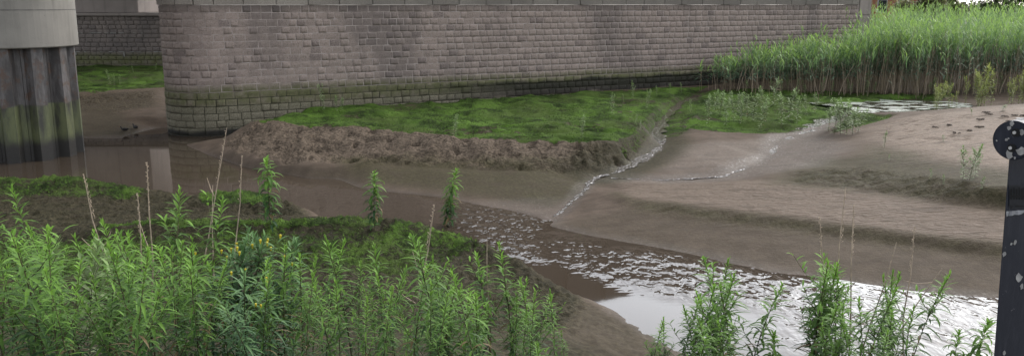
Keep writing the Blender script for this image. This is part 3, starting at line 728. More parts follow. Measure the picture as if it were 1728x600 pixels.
# ------------------------------------------------------------------ sheet-pile dolphin with concrete cap (left)
cc = atY(26, 150, 25.4); CX, CY = cc.x, 25.4
dol = empty('sheet_pile_column', (CX, CY, -.4)); tag(dol, 'round pier of bluish rusty steel sheet piles with green tide band, under a concrete cap', 'bridge pier')
NP = 12; RI, RO = 1.40, 1.67
for k in range(NP):
    a0 = 2 * math.pi * k / NP + .15; da = 2 * math.pi / NP
    prof = [(0, RI), (.10, RI), (.26, RO), (.62, RO), (.78, RI), (.985, RI)]
    bm = bmesh.new(); rows = []
    for zz, th in ((-.4, 0), (3.24, 0)):
        rows.append([bm.verts.new(((r_) * math.cos(a0 + f_ * da), (r_) * math.sin(a0 + f_ * da), zz)) for f_, r_ in prof] + [bm.verts.new(((r_ - .05) * math.cos(a0 + f_ * da), (r_ - .05) * math.sin(a0 + f_ * da), zz)) for f_, r_ in prof[::-1]])
    n = len(rows[0])
    for i in range(n): bm.faces.new((rows[0][i], rows[0][(i + 1) % n], rows[1][(i + 1) % n], rows[1][i]))
    o = mesh_obj('sheet_pile', bm_mesh('sheet_pile', bm), M_SHEET, dol); o.location = (0, 0, .4)
bm = bmesh.new(); r_ = bmesh.ops.create_cone(bm, cap_ends=True, segments=64, radius1=1.8, radius2=1.8, depth=5.2, matrix=Matrix.Translation((0, 0, 3.2 + 2.6)))
bmesh.ops.bevel(bm, geom=[e for e in bm.edges if abs(e.verts[0].co.z - e.verts[1].co.z) < .01], offset=.03, segments=1, affect='EDGES')
o = mesh_obj('concrete_cap', bm_mesh('concrete_cap', bm), M_CON, dol); o.location = (0, 0, .4)
bm = bmesh.new()
for zz in (4.25,):
    bmesh.ops.create_cone(bm, cap_ends=False, segments=64, radius1=1.806, radius2=1.806, depth=.02, matrix=Matrix.Translation((0, 0, zz)))
o = mesh_obj('pour_joint', bm_mesh('pour_joint', bm), mat_plain('joint', (.2, .19, .175), .9), dol); o.location = (0, 0, .4)
cd = empty('concrete_bridge_deck', (CX - 3, 38, 8.4)); tag(cd, 'pale concrete bridge deck spanning above the sheet pile column, above the frame', 'bridge')
bm = bmesh.new(); box(bm, CX - 12, CX + 1.6, 22, 56, 9.92, 10.9, .05); pw(mesh_obj('deck_slab', bm_mesh('deck_slab', bm), M_CON, cd))
bm = bmesh.new(); box(bm, CX - 2.2, CX + 2.2, CY - 2.0, CY + 2.0, 8.42, 9.9, .1); pw(mesh_obj('crosshead', bm_mesh('crosshead', bm), M_CON, cd))

# ------------------------------------------------------------------ plants
def leaf(V, F, T, o, az, el, Ln, wd, droop, tone, fold=.18, seg=4):
    prof = (.28, .95, 1.0, .62, 0.0) if seg == 4 else (.35, 1.0, .0) if seg == 2 else (.3, 1, .7, 0)
    p = np.array(o, float); k0 = len(V); side = np.array((-math.sin(az), math.cos(az), 0))
    for i in range(seg + 1):
        d = np.array((math.cos(az) * math.cos(el), math.sin(az) * math.cos(el), math.sin(el)))
        up = np.array((-math.cos(az) * math.sin(el), -math.sin(az) * math.sin(el), math.cos(el)))
        w_ = wd * prof[i] * .5
        V.append(p + side * w_); V.append(p - up * w_ * fold * 2); V.append(p - side * w_)
        T.extend([tone] * 3)
        p = p + d * Ln / seg; el -= droop / seg
    for i in range(seg):
        a = k0 + i * 3; F.append((a, a + 1, a + 4, a + 3)); F.append((a + 1, a + 2, a + 5, a + 4))
def weed(seed, H=1.3, nl=85, Ll=.125, wl=.019, bare=.12, droop=1.1, branches=0, pale=False, seg=4):
    rg = random.Random(seed); V, F, T = [], [], []; S = []
    lean = (rg.uniform(-.2, .2), rg.uniform(-.2, .2))
    def axis(t): return np.array((lean[0] * t * t * H, lean[1] * t * t * H, t * H))
    S.append([axis(t) for t in np.linspace(0, 1, 6)])
    az = rg.uniform(0, 6)
    for i in range(nl):
        t = bare + (1 - bare) * (i / nl) ** .85; az += 2.4 + rg.uniform(-.4, .4)
        k = min(1, (1 - t) * 3.2 + .30); Lq = Ll * k * rg.uniform(.55, 1.3) * (.72 + .28 * min(1, t * 2.2))
        el = .25 + .9 * max(0, (t - .75) / .25) + rg.uniform(-.45, .45); dr = droop * rg.uniform(.5, 1.4) * min(1, k + .1)
        tone = max(0, min(1, (t ** 1.8) * .8 + rg.uniform(-.22, .25)))
        if t < .6 and rg.random() < .09: tone = -.5
        leaf(V, F, T, axis(t), az, el, Lq, wl * (.6 + .4 * k) * rg.uniform(.8, 1.2), dr, tone, seg=seg)
    for b_ in range(branches):
        t0 = rg.uniform(.35, .8); a = rg.uniform(0, 6.28); bl = H * rg.uniform(.12, .28); o = axis(t0); pts = []
        for q in np.linspace(0, 1, 4): pts.append(o + np.array((math.cos(a) * bl * .6 * q, math.sin(a) * bl * .6 * q, bl * (.5 * q + .4 * q * q))))
        S.append(pts)
        for i in range(11):
            q = (i + 1) / 11; pp = o + np.array((math.cos(a) * bl * .6 * q, math.sin(a) * bl * .6 * q, bl * (.5 * q + .4 * q * q)))
            leaf(V, F, T, pp, rg.uniform(0, 6.28), .4 + .5 * q, Ll * .6 * rg.uniform(.7, 1.1), wl * .75, droop * .8, min(1, max(0, t0 * q + rg.uniform(-.1, .25))), seg=seg)
    bm = bmesh.new()
    for i, s_ in enumerate(S): n = len(s_); tube(bm, s_, [(.0065 if i == 0 else .0035) * (1 - .7 * k / n) * (H / 1.3 if H > .6 else .7) for k in range(n)], 5)
    return np_mesh('leaves', V, F, T), bm_mesh('stem', bm)
def flowers_mesh(seed):
    bm = bmesh.new(); tube(bm, [(0, 0, -.03), (0, 0, -.006), (0, 0, .004), (.001, 0, .009)], [.003, .009, .010, .003], 8); return bm_mesh('flower_head', bm)
WEED = [weed(100 + i, 1.3, 120 if i < 4 else 90,   .145 if i < 4 else .18, .019 if i < 4 else .024, droop=1.0 + .08 * i, branches=(5 if i % 2 else 2)) for i in range(8)]
WEEDB = [weed(200 + i, 1.25, 85, .21, .025, droop=1.4, branches=5) for i in range(4)]
FLOW = [flowers_mesh(0)] * 4
SLIM = [weed(300 + i, 1.0, 100, .21, .036, bare=.08, droop=1.9) for i in range(4)]
PALE = [weed(400 + i, .8, 60, .13, .034, bare=.05, droop=.9, branches=5, seg=2) for i in range(6)]
for me_l, me_s in WEED + SLIM: me_l.materials.append(M_LEAF); me_s.materials.append(M_STEM)
for me_l, me_s in WEEDB: me_l.materials.append(M_LEAFB); me_s.materials.append(M_STEM)
BUSH = [weed(500 + i, .8, 55, .13, .03, bare=.03, droop=.8, branches=5, seg=2) for i in range(4)]
for me_l, me_s in BUSH: me_l.materials.append(M_BUSH); me_s.materials.append(M_STEM)
for me_l, me_s in PALE: me_l.materials.append(M_PALE); me_s.materials.append(M_STEM)
for m_ in FLOW[:1]: m_.materials.append(M_YEL)
rp = random.Random(31)
def plant(name, var, baseH, loc, H, label, group=None, wide=1.0, flower=None, cat='plant'):
    r = empty(name, loc, rp.uniform(0, 6.28)); r.rotation_euler.x = rp.gauss(0, .05); s = H / baseH; r.scale = (s * wide, s * wide, s)
    link(bpy.data.objects.new('leaves', var[0]), r); link(bpy.data.objects.new('stem', var[1]), r)
    for q in range(2 if flower is not None else 0):
        f_ = link(bpy.data.objects.new('flower_head', flower), r); a_ = rp.uniform(0, 6.28); f_.location = (.1 * math.cos(a_) * rp.random(), .1 * math.sin(a_) * rp.random(), baseH * rp.uniform(.9, 1.03))
    return tag(r, label, cat, group)
def by_top(px, py, Y):
    t = atY(px, py, Y); zb = terr_z(t.x, t.y) - .02; return Vector((t.x, t.y, zb)), t.z - zb

def spot(px, lo, hi, Y, Ym):
    t = (px - lo) / (hi - lo); return ('back ' if Y > Ym else 'front ') + ('left edge' if t < .2 else 'left side' if t < .42 else 'middle' if t < .6 else 'right side' if t < .82 else 'right edge')
# dense stand along the bottom left
OUT = [(-60, 375), (0, 372), (60, 350), (100, 395), (200, 385), (280, 360), (340, 365), (400, 400), (480, 420), (560, 415), (620, 425), (700, 455), (750, 425), (850, 440), (905, 480), (945, 540), (990, 600)]
def outline(px):
    for (a, ya), (b_, yb) in zip(OUT, OUT[1:]):
        if a <= px <= b_: return ya + (yb - ya) * (px - a) / (b_ - a)
    return 600
GR1 = 'weeds in the dense stand at the bottom left'
def LAB1(px, py):
    place = 'under the sheet pile column' if px < 130 else 'under the leftmost dry stalk' if px < 215 else 'under the tall straight dry stalk' if px < 330 else 'around the yellow flowers' if px < 490 else 'under the lone mid-crest stem' if px < 660 else 'around the forked dry stalk' if px < 790 else 'nearest the water bend'
    row = 'tall green weed at the back of the stand ' if py < outline(px) + 22 else 'leafy green weed in mid-stand ' if py < outline(px) + 75 else 'low green weed at the front of the stand '
    return row + place

tops = [(27, 338, 8.2), (58, 316, 8.4), (85, 372, 7.6), (205, 360, 7.8), (280, 333, 7.6), (340, 343, 7.8), (300, 395, 6.6), (240, 398, 6.8), (160, 383, 7.4), (130, 398, 7),
        (590, 393, 6.4), (540, 398, 6.6), (645, 428, 6.4), (750, 402, 5.6), (690, 452, 6), (830, 425, 7), (868, 418, 7), (905, 470, 6.6), (938, 500, 6.6), (500, 418, 6.8), (470, 400, 7), (20, 430, 5.6), (100, 450, 5.4), (200, 440, 5.6), (285, 420, 5.8), (720, 480, 5.2), (560, 470, 5.4), (640, 500, 5), (800, 470, 5.8)]
for i, (px, py, Y) in enumerate(tops):
    loc, H = by_top(px, py, Y); plant('leafy_weed', WEED[i % 8], 1.3, loc, H, LAB1(px, py), GR1)
k = 0
while k < 74:
    px = rp.uniform(-70, 960); Y = rp.uniform(4.7, 8.3); py = max(outline(px) + abs(rp.gauss(0, 60)) + 6, 0)
    loc, H = by_top(px, py, Y)
    if H < .45 or H > 1.7: continue
    if 330 < px < 430 and py < 440: continue
    plant('leafy_weed', WEED[k % 8], 1.3, loc, H, LAB1(px, py), GR1, rp.uniform(.75, 1.15)); k += 1
for i, (px, py, Y) in enumerate([(345, 425, 7), (362, 412, 7.2), (385, 402, 7.2), (400, 412, 7.0), (418, 398, 7.1), (440, 408, 7.2), (460, 398, 7.2), (478, 425, 7), (425, 505, 5.6), (405, 445, 6.2), (445, 470, 6.0)]):
    loc, H = by_top(px, py, Y); plant('yellow_flowering_weed', WEEDB[i % 4], 1.25, loc, H, 'blue-green weed with yellow flowers, ' + spot(px, 340, 480, Y, 6.9) + ' of its patch in the left stand', 'yellow flowering weeds', 1.1, FLOW[i % 4])
# clumps at the bottom right
LAB2 = 'bright green leafy stem in the clump in front of the white water glare'
for i, (px, py, Y) in enumerate([(1096, 545, 6.6), (1122, 535, 6.8), (1150, 500, 7), (1200, 450, 7.2), (1214, 445, 7), (1236, 440, 7.2), (1270, 468, 7), (1180, 482, 6.8), (1246, 478, 6.8), (1160, 530, 6.6), (1190, 520, 6.6), (1225, 500, 6.6), (1255, 520, 6.5), (1210, 540, 6.2), (1175, 555, 6.2), (1240, 550, 6.2)]):
    loc, H = by_top(px, py, Y); plant('leafy_weed', WEED[i % 8], 1.3, loc, H, 'bright green stem at the ' + spot(px, 1090, 1275, Y, 6.7) + ' of the clump before the white water', 'stems of the clump before the white water', 1.1)
LAB3 = 'bright green leafy stem in the tall clump left of the black rail post'
for i, (px, py, Y) in enumerate([(1385, 425, 7.0), (1400, 428, 7.2), (1420, 438, 7), (1378, 455, 6.9), (1440, 455, 7), (1460, 475, 7), (1490, 463, 7.2), (1503, 470, 7), (1530, 480, 7), (1546, 462, 7.2), (1392, 490, 6.6), (1425, 500, 6.6), (1470, 505, 6.7), (1510, 515, 6.7), (1410, 540, 6.4), (1450, 545, 6.4), (1490, 545, 6.4), (1530, 530, 6.5)]):
    loc, H = by_top(px, py, Y); plant('leafy_weed', WEED[(i + 3) % 8], 1.3, loc, H, 'bright green stem at the ' + spot(px, 1372, 1550, Y, 6.8) + ' of the clump left of the post', 'stems of the clump left of the post', 1.05)
for px, py, Y, lb in ((1312, 552, 6.8, 'single short green stem between the two right-hand leafy clumps'), (1618, 560, 6.8, 'small drooping green stem left of its taller neighbour beside the black post'), (1642, 536, 6.8, 'slim drooping green stem over white water, nearest the black post')):
    loc, H = by_top(px, py, Y); plant('leafy_weed', SLIM[0], 1.0, loc, H, lb, None, .9)
# single stems along the bank crest
for px, pb, pt, lb, v in ((457, 389, 268, 'tall lone green stem with yellowing lower leaves on the left mossy crest', 0), (632, 391, 289, 'lone upright green stem standing mid-crest between two taller neighbours', 1), (752, 384, 318, 'shorter green stem of the pair at the water bend', 2), (762, 386, 292, 'taller green stem of the pair at the water bend', 3)):
    g = ground(px, pb); H = atY(px, pt, g.y).z - g.z; plant('leafy_weed', SLIM[v], 1.0, g, H, lb, None, 1.15)
# pale plants on the moss flats
def pale(px, pb, hp, label, group=None, wide=1.0, mat=None):
    g = ground(px, pb); H = atY(px, pb - hp, g.y).z - g.z; g.z -= .02
    return plant('pale_weed', PALE[rp.randrange(6)], .8, g, H, label, group, wide)
pale(547, 186, 45, 'tall thin pale weed against the pier foot, left of the low bushy pair', None, .8)
for q in ((568, 187, 27), (577, 187, 24)): pale(*q, 'low pale bushy weed at the pier foot above the island', 'bushy pair at the pier foot', 1.2)
pale(767, 229, 37, 'grey-green weed on the front edge of the mossy island, left of centre', None, 1.1); pale(982, 234, 44, 'slim pale weed near the right front corner of the mossy island', None, .8)
for q in ((1033, 196, 40), (1068, 166, 30), (1091, 183, 34), (1072, 210, 22), (1108, 162, 18), (1130, 158, 18), (1150, 157, 18), (1166, 190, 24), (1052, 172, 15), (1080, 220, 20)): pale(*q, ('tall' if q[2] > 26 else 'short') + ' thin pale weed ' + ('at the lower left bank' if q[1] > 180 and q[0] < 1100 else 'by the upper end' if q[1] < 165 else 'midway along the bank') + ' of the green gully', 'weeds along the gully', .9)
for q in ((1195, 208, 50), (1206, 195, 45), (1215, 198, 46), (1225, 212, 40), (1238, 205, 44), (1250, 208, 42), (1262, 198, 46), (1270, 206, 50), (1283, 218, 50), (1292, 205, 45), (1318, 212, 56), (1330, 205, 58), (1345, 209, 48), (1360, 196, 38), (1375, 192, 36), (1305, 180, 50), (1245, 190, 36), (1285, 185, 40), (1230, 182, 30)): pale(*q, 'pale green weed, ' + spot(q[0], 1190, 1380, -q[1], -200) + ' of those on the mossy flat before the reeds', 'weeds on the mossy flat', 1.15)
for q in ((1398, 222, 45), (1408, 225, 55), (1418, 226, 58), (1428, 227, 56), (1438, 227, 50), (1448, 223, 42), (1415, 215, 50), (1432, 214, 48)): pale(*q, 'pale leafy weed at the ' + spot(q[0], 1396, 1450, -q[1], -218) + ' of the thick clump by the pool', 'clump beside the pool', 1.3)
pale(1492, 248, 28, 'small lone weed on the sloping sand left of the bank top'); pale(1500, 271, 13, 'tiny weed low on the sand slope')
for q in ((1625, 303, 58), (1636, 305, 66), (1645, 300, 48)): pale(*q, 'bushy pale weed of the cluster on the sand scarp by the post', 'cluster on the scarp', 1.1)
pale(1655, 322, 26, 'low silvery weed just below the scarp cluster'); pale(1570, 304, 22, 'left of two withered weeds on the scarp edge'); pale(1592, 313, 20, 'right of two withered weeds on the scarp edge')
pale(1692, 188, 13, 'low spreading weed on top of the sand bank', None, 2.6); pale(1640, 195, 14, 'little weed on the sand bank left of the spreading one', None, 1.2); pale(1592, 238, 12, 'little weed mid-slope on the dry sand', None, 1.5)
for q in ((186, 142, 26), (193, 144, 20), (203, 143, 18), (263, 118, 12), (225, 122, 12)): pale(*q, 'faint pale weed on the far mossy bank behind the sheet pile column', 'weeds on the far mossy bank', 1.0)
for q, lb in (((130, 398, 6.9), 'withered pale weed with curled leaves left of the leftmost dry stalk'), ((62, 402, 7.0), 'withered pale weed near the left frame edge'), ((186, 420, 6.6), 'withered pale weed right below the leftmost dry stalk')):
    loc, H = by_top(*q); plant('withered_weed', PALE[2], .8, loc, H, lb, None, .8)
# yellow-green bushes at the right edge of the reeds
for k in range(34):
    px = rp.uniform(1580, 1790); Yb = 30.2 + rp.uniform(0, 3.4); X = Yb * (px - 864) / FPX * 1.0; zb = terr_z(X, Yb); H = rp.uniform(.7, 1.5) * (.8 if px < 1640 else 1.1)
    plant('bushy_weed', BUSH[k % 4], .8, (X, Yb, zb - .03), H, 'yellow-green bushy weed along the reed edge behind the sand bank', 'bushy weeds along the reed edge', rp.uniform(.7, 1.1))

for k in range(7):
    Yb = 57.5 + rp.random(); X = atY(238 + k * 4, 15, Yb).x; plant('bushy_weed', BUSH[k % 4], .8, (X, Yb, terr_z(X, Yb)), 4.42 - terr_z(X, Yb) - rp.uniform(.05, .3), 'tall weed under the graffiti in the gap between the piers', 'weeds under the graffiti', .5)

# dry stalks
def dry_stalk(base, tip, label, br=(), seedhead=True):
    base = Vector(base); tip = Vector(tip); r = empty('dry_stalk', base); bm = bmesh.new()
    d = tip - base; L_ = d.length; rg = random.Random(int(abs(tip.x * 1000)) + 5)
    pts = [d * t + Vector((rg.uniform(-.012, .012) * L_, rg.uniform(-.012, .012) * L_, 0)) * (0 < t < 1) for t in (0, .25, .5, .75, 1)]
    tube(bm, pts, [.0085, .008, .0065, .005, .003], 5); mesh_obj('stem', bm_mesh('stem', bm), M_DEAD, r)
    for t, dx, dz, ln in br:
        o = d * t; e = o + Vector((dx, rg.uniform(-.5, .5) * abs(dx), dz)).normalized() * ln; m_ = o.lerp(e, .5) + Vector((0, 0, -.02))
        bm = bmesh.new(); tube(bm, [o, m_, e], [.0055, .0045, .003], 4); mesh_obj('branch', bm_mesh('branch', bm), M_DEAD, r)
    if seedhead:
        bm = bmesh.new()
        for k in range(26):
            t = .76 + .24 * k / 26; c = d * t; a = rg.uniform(0, 6.28); u = Vector((math.cos(a), math.sin(a), .9)) * .016
            tube(bm, [c, c + u * .6, c + u], [.002, .005, .001], 4)
        mesh_obj('seed_head', bm_mesh('seed_head', bm), M_DEAD, r)
    return tag(r, label, 'dry stalk')
def ds(px0, py0, px1, py1, Y, label, br=(), sh=True):
    b0 = atY(px0, py0, Y); b0.z = min(b0.z, 9); zb = terr_z(b0.x, b0.y); t = atY(px1, py1, Y)
    base = b0 if b0.z - zb < .08 else Vector((b0.x + (b0.x - t.x) * (b0.z - zb) / max(.2, t.z - b0.z) * .5, Y, zb)); dry_stalk(base, t, label, br, sh)
ds(180, 415, 141, 293, 8.2, 'leftmost dry branching stalk with a feathery tip by the left bank', ((.55, -.6, .7, .28), (.6, .5, .8, .2), (.45, -1, .6, .3)))
ds(235, 420, 232, 325, 8.0, 'shorter dry stalk left of the tall straight one', ((.5, -.5, .8, .3), (.55, -.9, .6, .2)))
ds(250, 420, 248, 273, 8.1, 'tall straight dry stalk over the grey water at left', ((.4, .6, .8, .25), (.55, -.3, 1, .3)))
ds(335, 385, 383, 215, 8.6, 'long leaning dry stalk crossing in front of the stone pier foot', ((.7, -.3, 1, .2),))
ds(395, 370, 408, 262, 9, 'thin dry stalk right of the long leaning one', ())
ds(357, 372, 359, 312, 9, 'short thin dry stalk between two taller leaning ones', (), False)
ds(700, 470, 733, 345, 7.2, 'forked dry stalk in front of the bank left of the water bend', ((.45, -.7, .7, .3), (.55, .6, .9, .22), (.6, -.3, 1, .25), (.4, .8, .5, .2)))
ds(826, 470, 822, 403, 7, 'dry stalk with a side twig below the water bend', ((.6, -1, .2, .25),), False)
ds(1415, 470, 1427, 316, 7.1, 'tallest dry stalk rising from the clump left of the post', ((.5, .6, .8, .25), (.4, -.5, .9, .2)))
ds(1395, 470, 1383, 366, 7.1, 'thin dry stalk at the left side of the post clump', ())
ds(1440, 480, 1441, 345, 7.2, 'faint dry stalk right of the tallest one', ((.4, .8, .6, .35), (.45, .7, .4, .3)))
ds(1530, 520, 1543, 382, 7.2, 'dry stalk with a hooked tip at the right of the post clump', ((.5, -.4, .8, .25),))
ds(1475, 500, 1513, 408, 7.2, 'slanting dry stalk in the middle of the post clump', ((.5, -.9, .3, .25),), False)
ds(1540, 500, 1590, 452, 7.2, 'low bent dry stalk reaching right towards the post', ((.9, -1, .05, .25),), False)

# ------------------------------------------------------------------ reed bed
def reeds(n, px_rng, y_fun, h_fun, seed, leaves=8):
    rg = np.random.default_rng(seed); V, F, T, M = [], [], [], []
    SV, SF, STn = [], [], []
    for i in range(n):
        X, Y = y_fun(rg); H = h_fun(X, Y, rg); zb = float(hgt(X, Y))
        la = rg.uniform(0, 6.28); lm = abs(rg.normal(0, .10)) * H; tip = np.array((X + math.cos(la) * lm, Y + math.sin(la) * lm, zb + H)); b0 = np.array((X, Y, zb))
        old = rg.uniform() < .12
        k0 = len(SV); wv = .008
        a = rg.uniform(0, 3.14); sd_ = np.array((math.cos(a), math.sin(a), 0)) * wv
        for t in (0, .35, .7 if not old else .9): c = b0 * (1 - t) + tip * t; SV += [c - sd_, c + sd_]; STn += [rg.uniform(.1, .9) * (1 - .6 * t)] * 2
        SF += [(k0, k0 + 1, k0 + 3, k0 + 2), (k0 + 2, k0 + 3, k0 + 5, k0 + 4)]
        if old: continue
        for j in range(leaves):
            t = .36 + .66 * (j + rg.uniform(0, .9)) / leaves; c = b0 * (1 - t) + tip * t
            el = (.5 if t < .7 else 1.1) + rg.uniform(-.3, .3); Ln = rg.uniform(.35, .6) * (1 if t < .85 else .75)
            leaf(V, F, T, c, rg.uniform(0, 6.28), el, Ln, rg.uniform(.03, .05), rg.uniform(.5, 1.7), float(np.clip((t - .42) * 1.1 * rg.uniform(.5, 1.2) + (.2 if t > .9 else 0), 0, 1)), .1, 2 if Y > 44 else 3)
    return (V, F, T), (SV, SF, STn)
def h_f(X, Y, rg):
    edge = min(1, max(0, (X - 9.5) / 8)); return (1.3 + 1.25 * edge + .25 * min(1, max(0, (Y - 38) / 10))) * rg.uniform(.68, 1.12) * (1 + .35 * float(fbm(np.array(X * .8), np.array(Y * .8), 2))) + .12
def front_y(X): return 36.6 + (.45 * (12 - X) if X < 12 else 0) + (.0 if X < 20 else -.22 * min(X - 20, 20))
def inside_pier(X, Y):
    q = Vector((X, Y)) - PA; return q.dot(PNRM) < .35 and q.dot(PDIR) < PLEN + .3
def yf_front(rg):
    while True:
        X = 9.0 + 24 * rg.uniform(0, 1) ** .8; Y = front_y(X) + abs(rg.normal(0, 1.1))
        if not inside_pier(X, Y): return X, Y
def yf_mid(rg):
    while True:
        X = rg.uniform(11, 46); Y = front_y(X) + rg.uniform(1.5, 14)
        if not inside_pier(X, Y) and X < Y * .78 + 2: return X, Y
def yf_back(rg):
    while True:
        Y = rg.uniform(48, 78); X = rg.uniform(16, Y * .7 + 4)
        if not inside_pier(X, Y): return X, Y
def yf_sparse(rg):
    while True:
        X = rg.uniform(8.2, 21); Y = front_y(X) - abs(rg.normal(0, 1.0))
        if not inside_pier(X, Y): return X, Y
VV, FF, TT, base = [], [], [], 0; SVV, SFF, STT, sb = [], [], [], 0
for n, yf, sd_, lv in ((2300, yf_front, 1, 11), (2600, yf_mid, 2, 10), (3200, yf_back, 3, 8), (150, yf_sparse, 4, 7)):
    (V, F, T), (SV, SF, STn) = reeds(n, None, yf, h_f, sd_, lv)
    FF.append(np.array(F) + base); VV.append(np.array(V)); TT += T; base += len(V)
    SFF.append(np.array(SF) + sb); SVV.append(np.array(SV)); STT += STn; sb += len(SV)
rb = empty('reed_bed', (20, 38, .6)); tag(rb, 'dense tall green reed bed with straw-coloured stems right of the pier', 'reeds', kind='stuff')
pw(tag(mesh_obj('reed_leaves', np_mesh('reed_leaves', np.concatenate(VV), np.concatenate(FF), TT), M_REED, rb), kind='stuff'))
pw(tag(mesh_obj('reed_stems', np_mesh('reed_stems', np.concatenate(SVV), np.concatenate(SFF), STT), M_STRAW, rb), kind='stuff'))
for k in range(26):
    X = rp.uniform(9.5, 22); Y = front_y(X) - rp.uniform(-.2, .9); plant('pale_weed', PALE[k % 6], .8, (X, Y, terr_z(X, Y) - .02), rp.uniform(.4, 1.0), 'pale weed at the very foot of the reed bed', 'weeds at the foot of the reeds', rp.uniform(.8, 1.2))
# single straw stems leaning out of the front
bm = bmesh.new(); tube(bm, [(0, 0, 0), (.03, 0, .6), (.1, .02, 1.2), (.2, .02, 1.75)], [.012, .011, .009, .004], 5); me_ds = bm_mesh('dead_reed', bm); me_ds.materials.append(M_DEAD)
for k in range(46):
    X = rp.uniform(8.8, 24); Y = front_y(X) - rp.uniform(.05, .4); o = link(bpy.data.objects.new('dead_reed', me_ds)); o.location = (X, Y, terr_z(X, Y) - .02)
    o.rotation_euler = (rp.gauss(0, .14), rp.gauss(0, .16), rp.uniform(0, 6.28)); sc = rp.uniform(.45, 1.0); o.scale = (1, 1, sc); tag(o, 'bare straw-coloured reed stem at the front edge of the reed bed', 'reed', 'bare reed stems at the front')

# ------------------------------------------------------------------ far trees, brick house
def tree(loc, H, rx, seed, label, n=2600, mat=M_TREE, trunk_h=.35):
    rg = np.random.default_rng(seed); r = empty('tree', loc); bm = bmesh.new()
    tube(bm, [(0, 0, -.3), (.1, 0, H * .3), (0, .1, H * .7)], [H * .03, H * .022, H * .008], 7)
    cl = []
    for k in range(34):
        a = rg.uniform(0, 6.28); rr = rx * math.sqrt(rg.uniform(.05, 1)); zc = H * rg.uniform(trunk_h, .95); rr *= math.sqrt(max(.1, 1 - ((zc / H - .6) / .5) ** 2))
        cl.append((rr * math.cos(a), rr * math.sin(a), zc)); tube(bm, [(0, 0, zc * .6), (cl[-1][0] * .5, cl[-1][1] * .5, zc * .85), cl[-1]], [H * .009, H * .006, H * .002], 4)
    mesh_obj('trunk', bm_mesh('trunk', bm), M_BARK, r)
    V, F, T = [], [], []
    for i in range(n):
        c = cl[rg.integers(34)]; q = rg.normal(0, 1, 3); q *= rx * .26 / max(.6, np.linalg.norm(q)) * rg.uniform(.5, 1.3)
        leaf(V, F, T, (c[0] + q[0], c[1] + q[1], c[2] + q[2]), rg.uniform(0, 6.28), rg.uniform(-.6, .8), rg.uniform(.3, .5), rg.uniform(.18, .3), rg.uniform(0, 1), float(rg.uniform(0, 1)), .1, 2)
    mesh_obj('crown', np_mesh('crown', V, F, T), mat, r); return tag(r, label, 'tree')
M_OLV = mat_leaf('willow_leaf', (.30, .32, .15), (.62, .62, .32), .4)
tr = [((42.2, 90, 1.2), 6.0, 2.4, 'yellowish willow behind the reeds just right of the pier end', M_OLV), ((45.6, 92, 1.2), 6, 2.0, 'pale yellowish bush behind the reeds left of the sky gap', M_OLV),
      ((53, 96, 1.2), 9, 3.8, 'dark tree behind the reeds right of the sky gap', M_TREE), ((57.5, 97, 1.2), 9, 4.2, 'dark tree behind the reeds in the middle of the right row', M_TREE), ((62.5, 98, 1.2), 9, 4.2, 'rightmost dark tree behind the reeds', M_TREE),
      ((48.5, 118, 1.2), 6.5, 3.4, 'far low tree showing in the sky gap behind the reeds', M_TREE)]
for i, (loc, H, rx, lb, mt) in enumerate(tr): tree(loc, H, rx, 50 + i, lb, 8000, mt, .10)
hb = empty('brick_house', (44, 112, 1)); tag(hb, 'orange brick house glimpsed through the willow right of the pier', 'house')
b = NB('orange_brick'); p = b.pos(); bt = b.node('ShaderNodeTexBrick'); b.lk(b.map(p, (1, 1, 1)), bt.inputs[0]); bt.inputs['Scale'].default_value = 1.2
for k_, c_ in (('Color1', (.42, .16, .08, 1)), ('Color2', (.5, .22, .11, 1)), ('Mortar', (.4, .34, .28, 1))): bt.inputs[k_].default_value = c_
M_BR = b.fin(bt.outputs[0], .9)
bm = bmesh.new(); box(bm, 44, 52.5, 108, 116, .5, 6.5); pw(mesh_obj('wall', bm_mesh('wall', bm), M_BR, hb))
bm = bmesh.new()
v6 = [bm.verts.new(q) for q in ((43.6, 107.6, 6.5), (52.9, 107.6, 6.5), (52.9, 116.4, 6.5), (43.6, 116.4, 6.5), (44.5, 112, 9.5), (52, 112, 9.5))]
for f in ((0, 1, 5, 4), (2, 3, 4, 5), (1, 2, 5), (3, 0, 4), (3, 2, 1, 0)): bm.faces.new([v6[i] for i in f])
pw(mesh_obj('roof', bm_mesh('roof', bm), mat_plain('clay_tile', (.38, .14, .07), .85), hb))
for xw_ in (45.6, 48.2, 50.8):
    bm = bmesh.new(); box(bm, xw_ - .6, xw_ + .6, 107.9, 107.98, 3.4, 5.0); wd_ = pw(mesh_obj('window', bm_mesh('window', bm), mat_plain('white_frame', (.7, .7, .68), .6, .1), hb))
    bm = bmesh.new(); box(bm, xw_ - .5, xw_ + .5, 107.86, 107.895, 3.5, 4.9); q = mesh_obj('pane', bm_mesh('pane', bm), mat_plain('dark_glass', (.03, .035, .04), .1, .1), wd_)

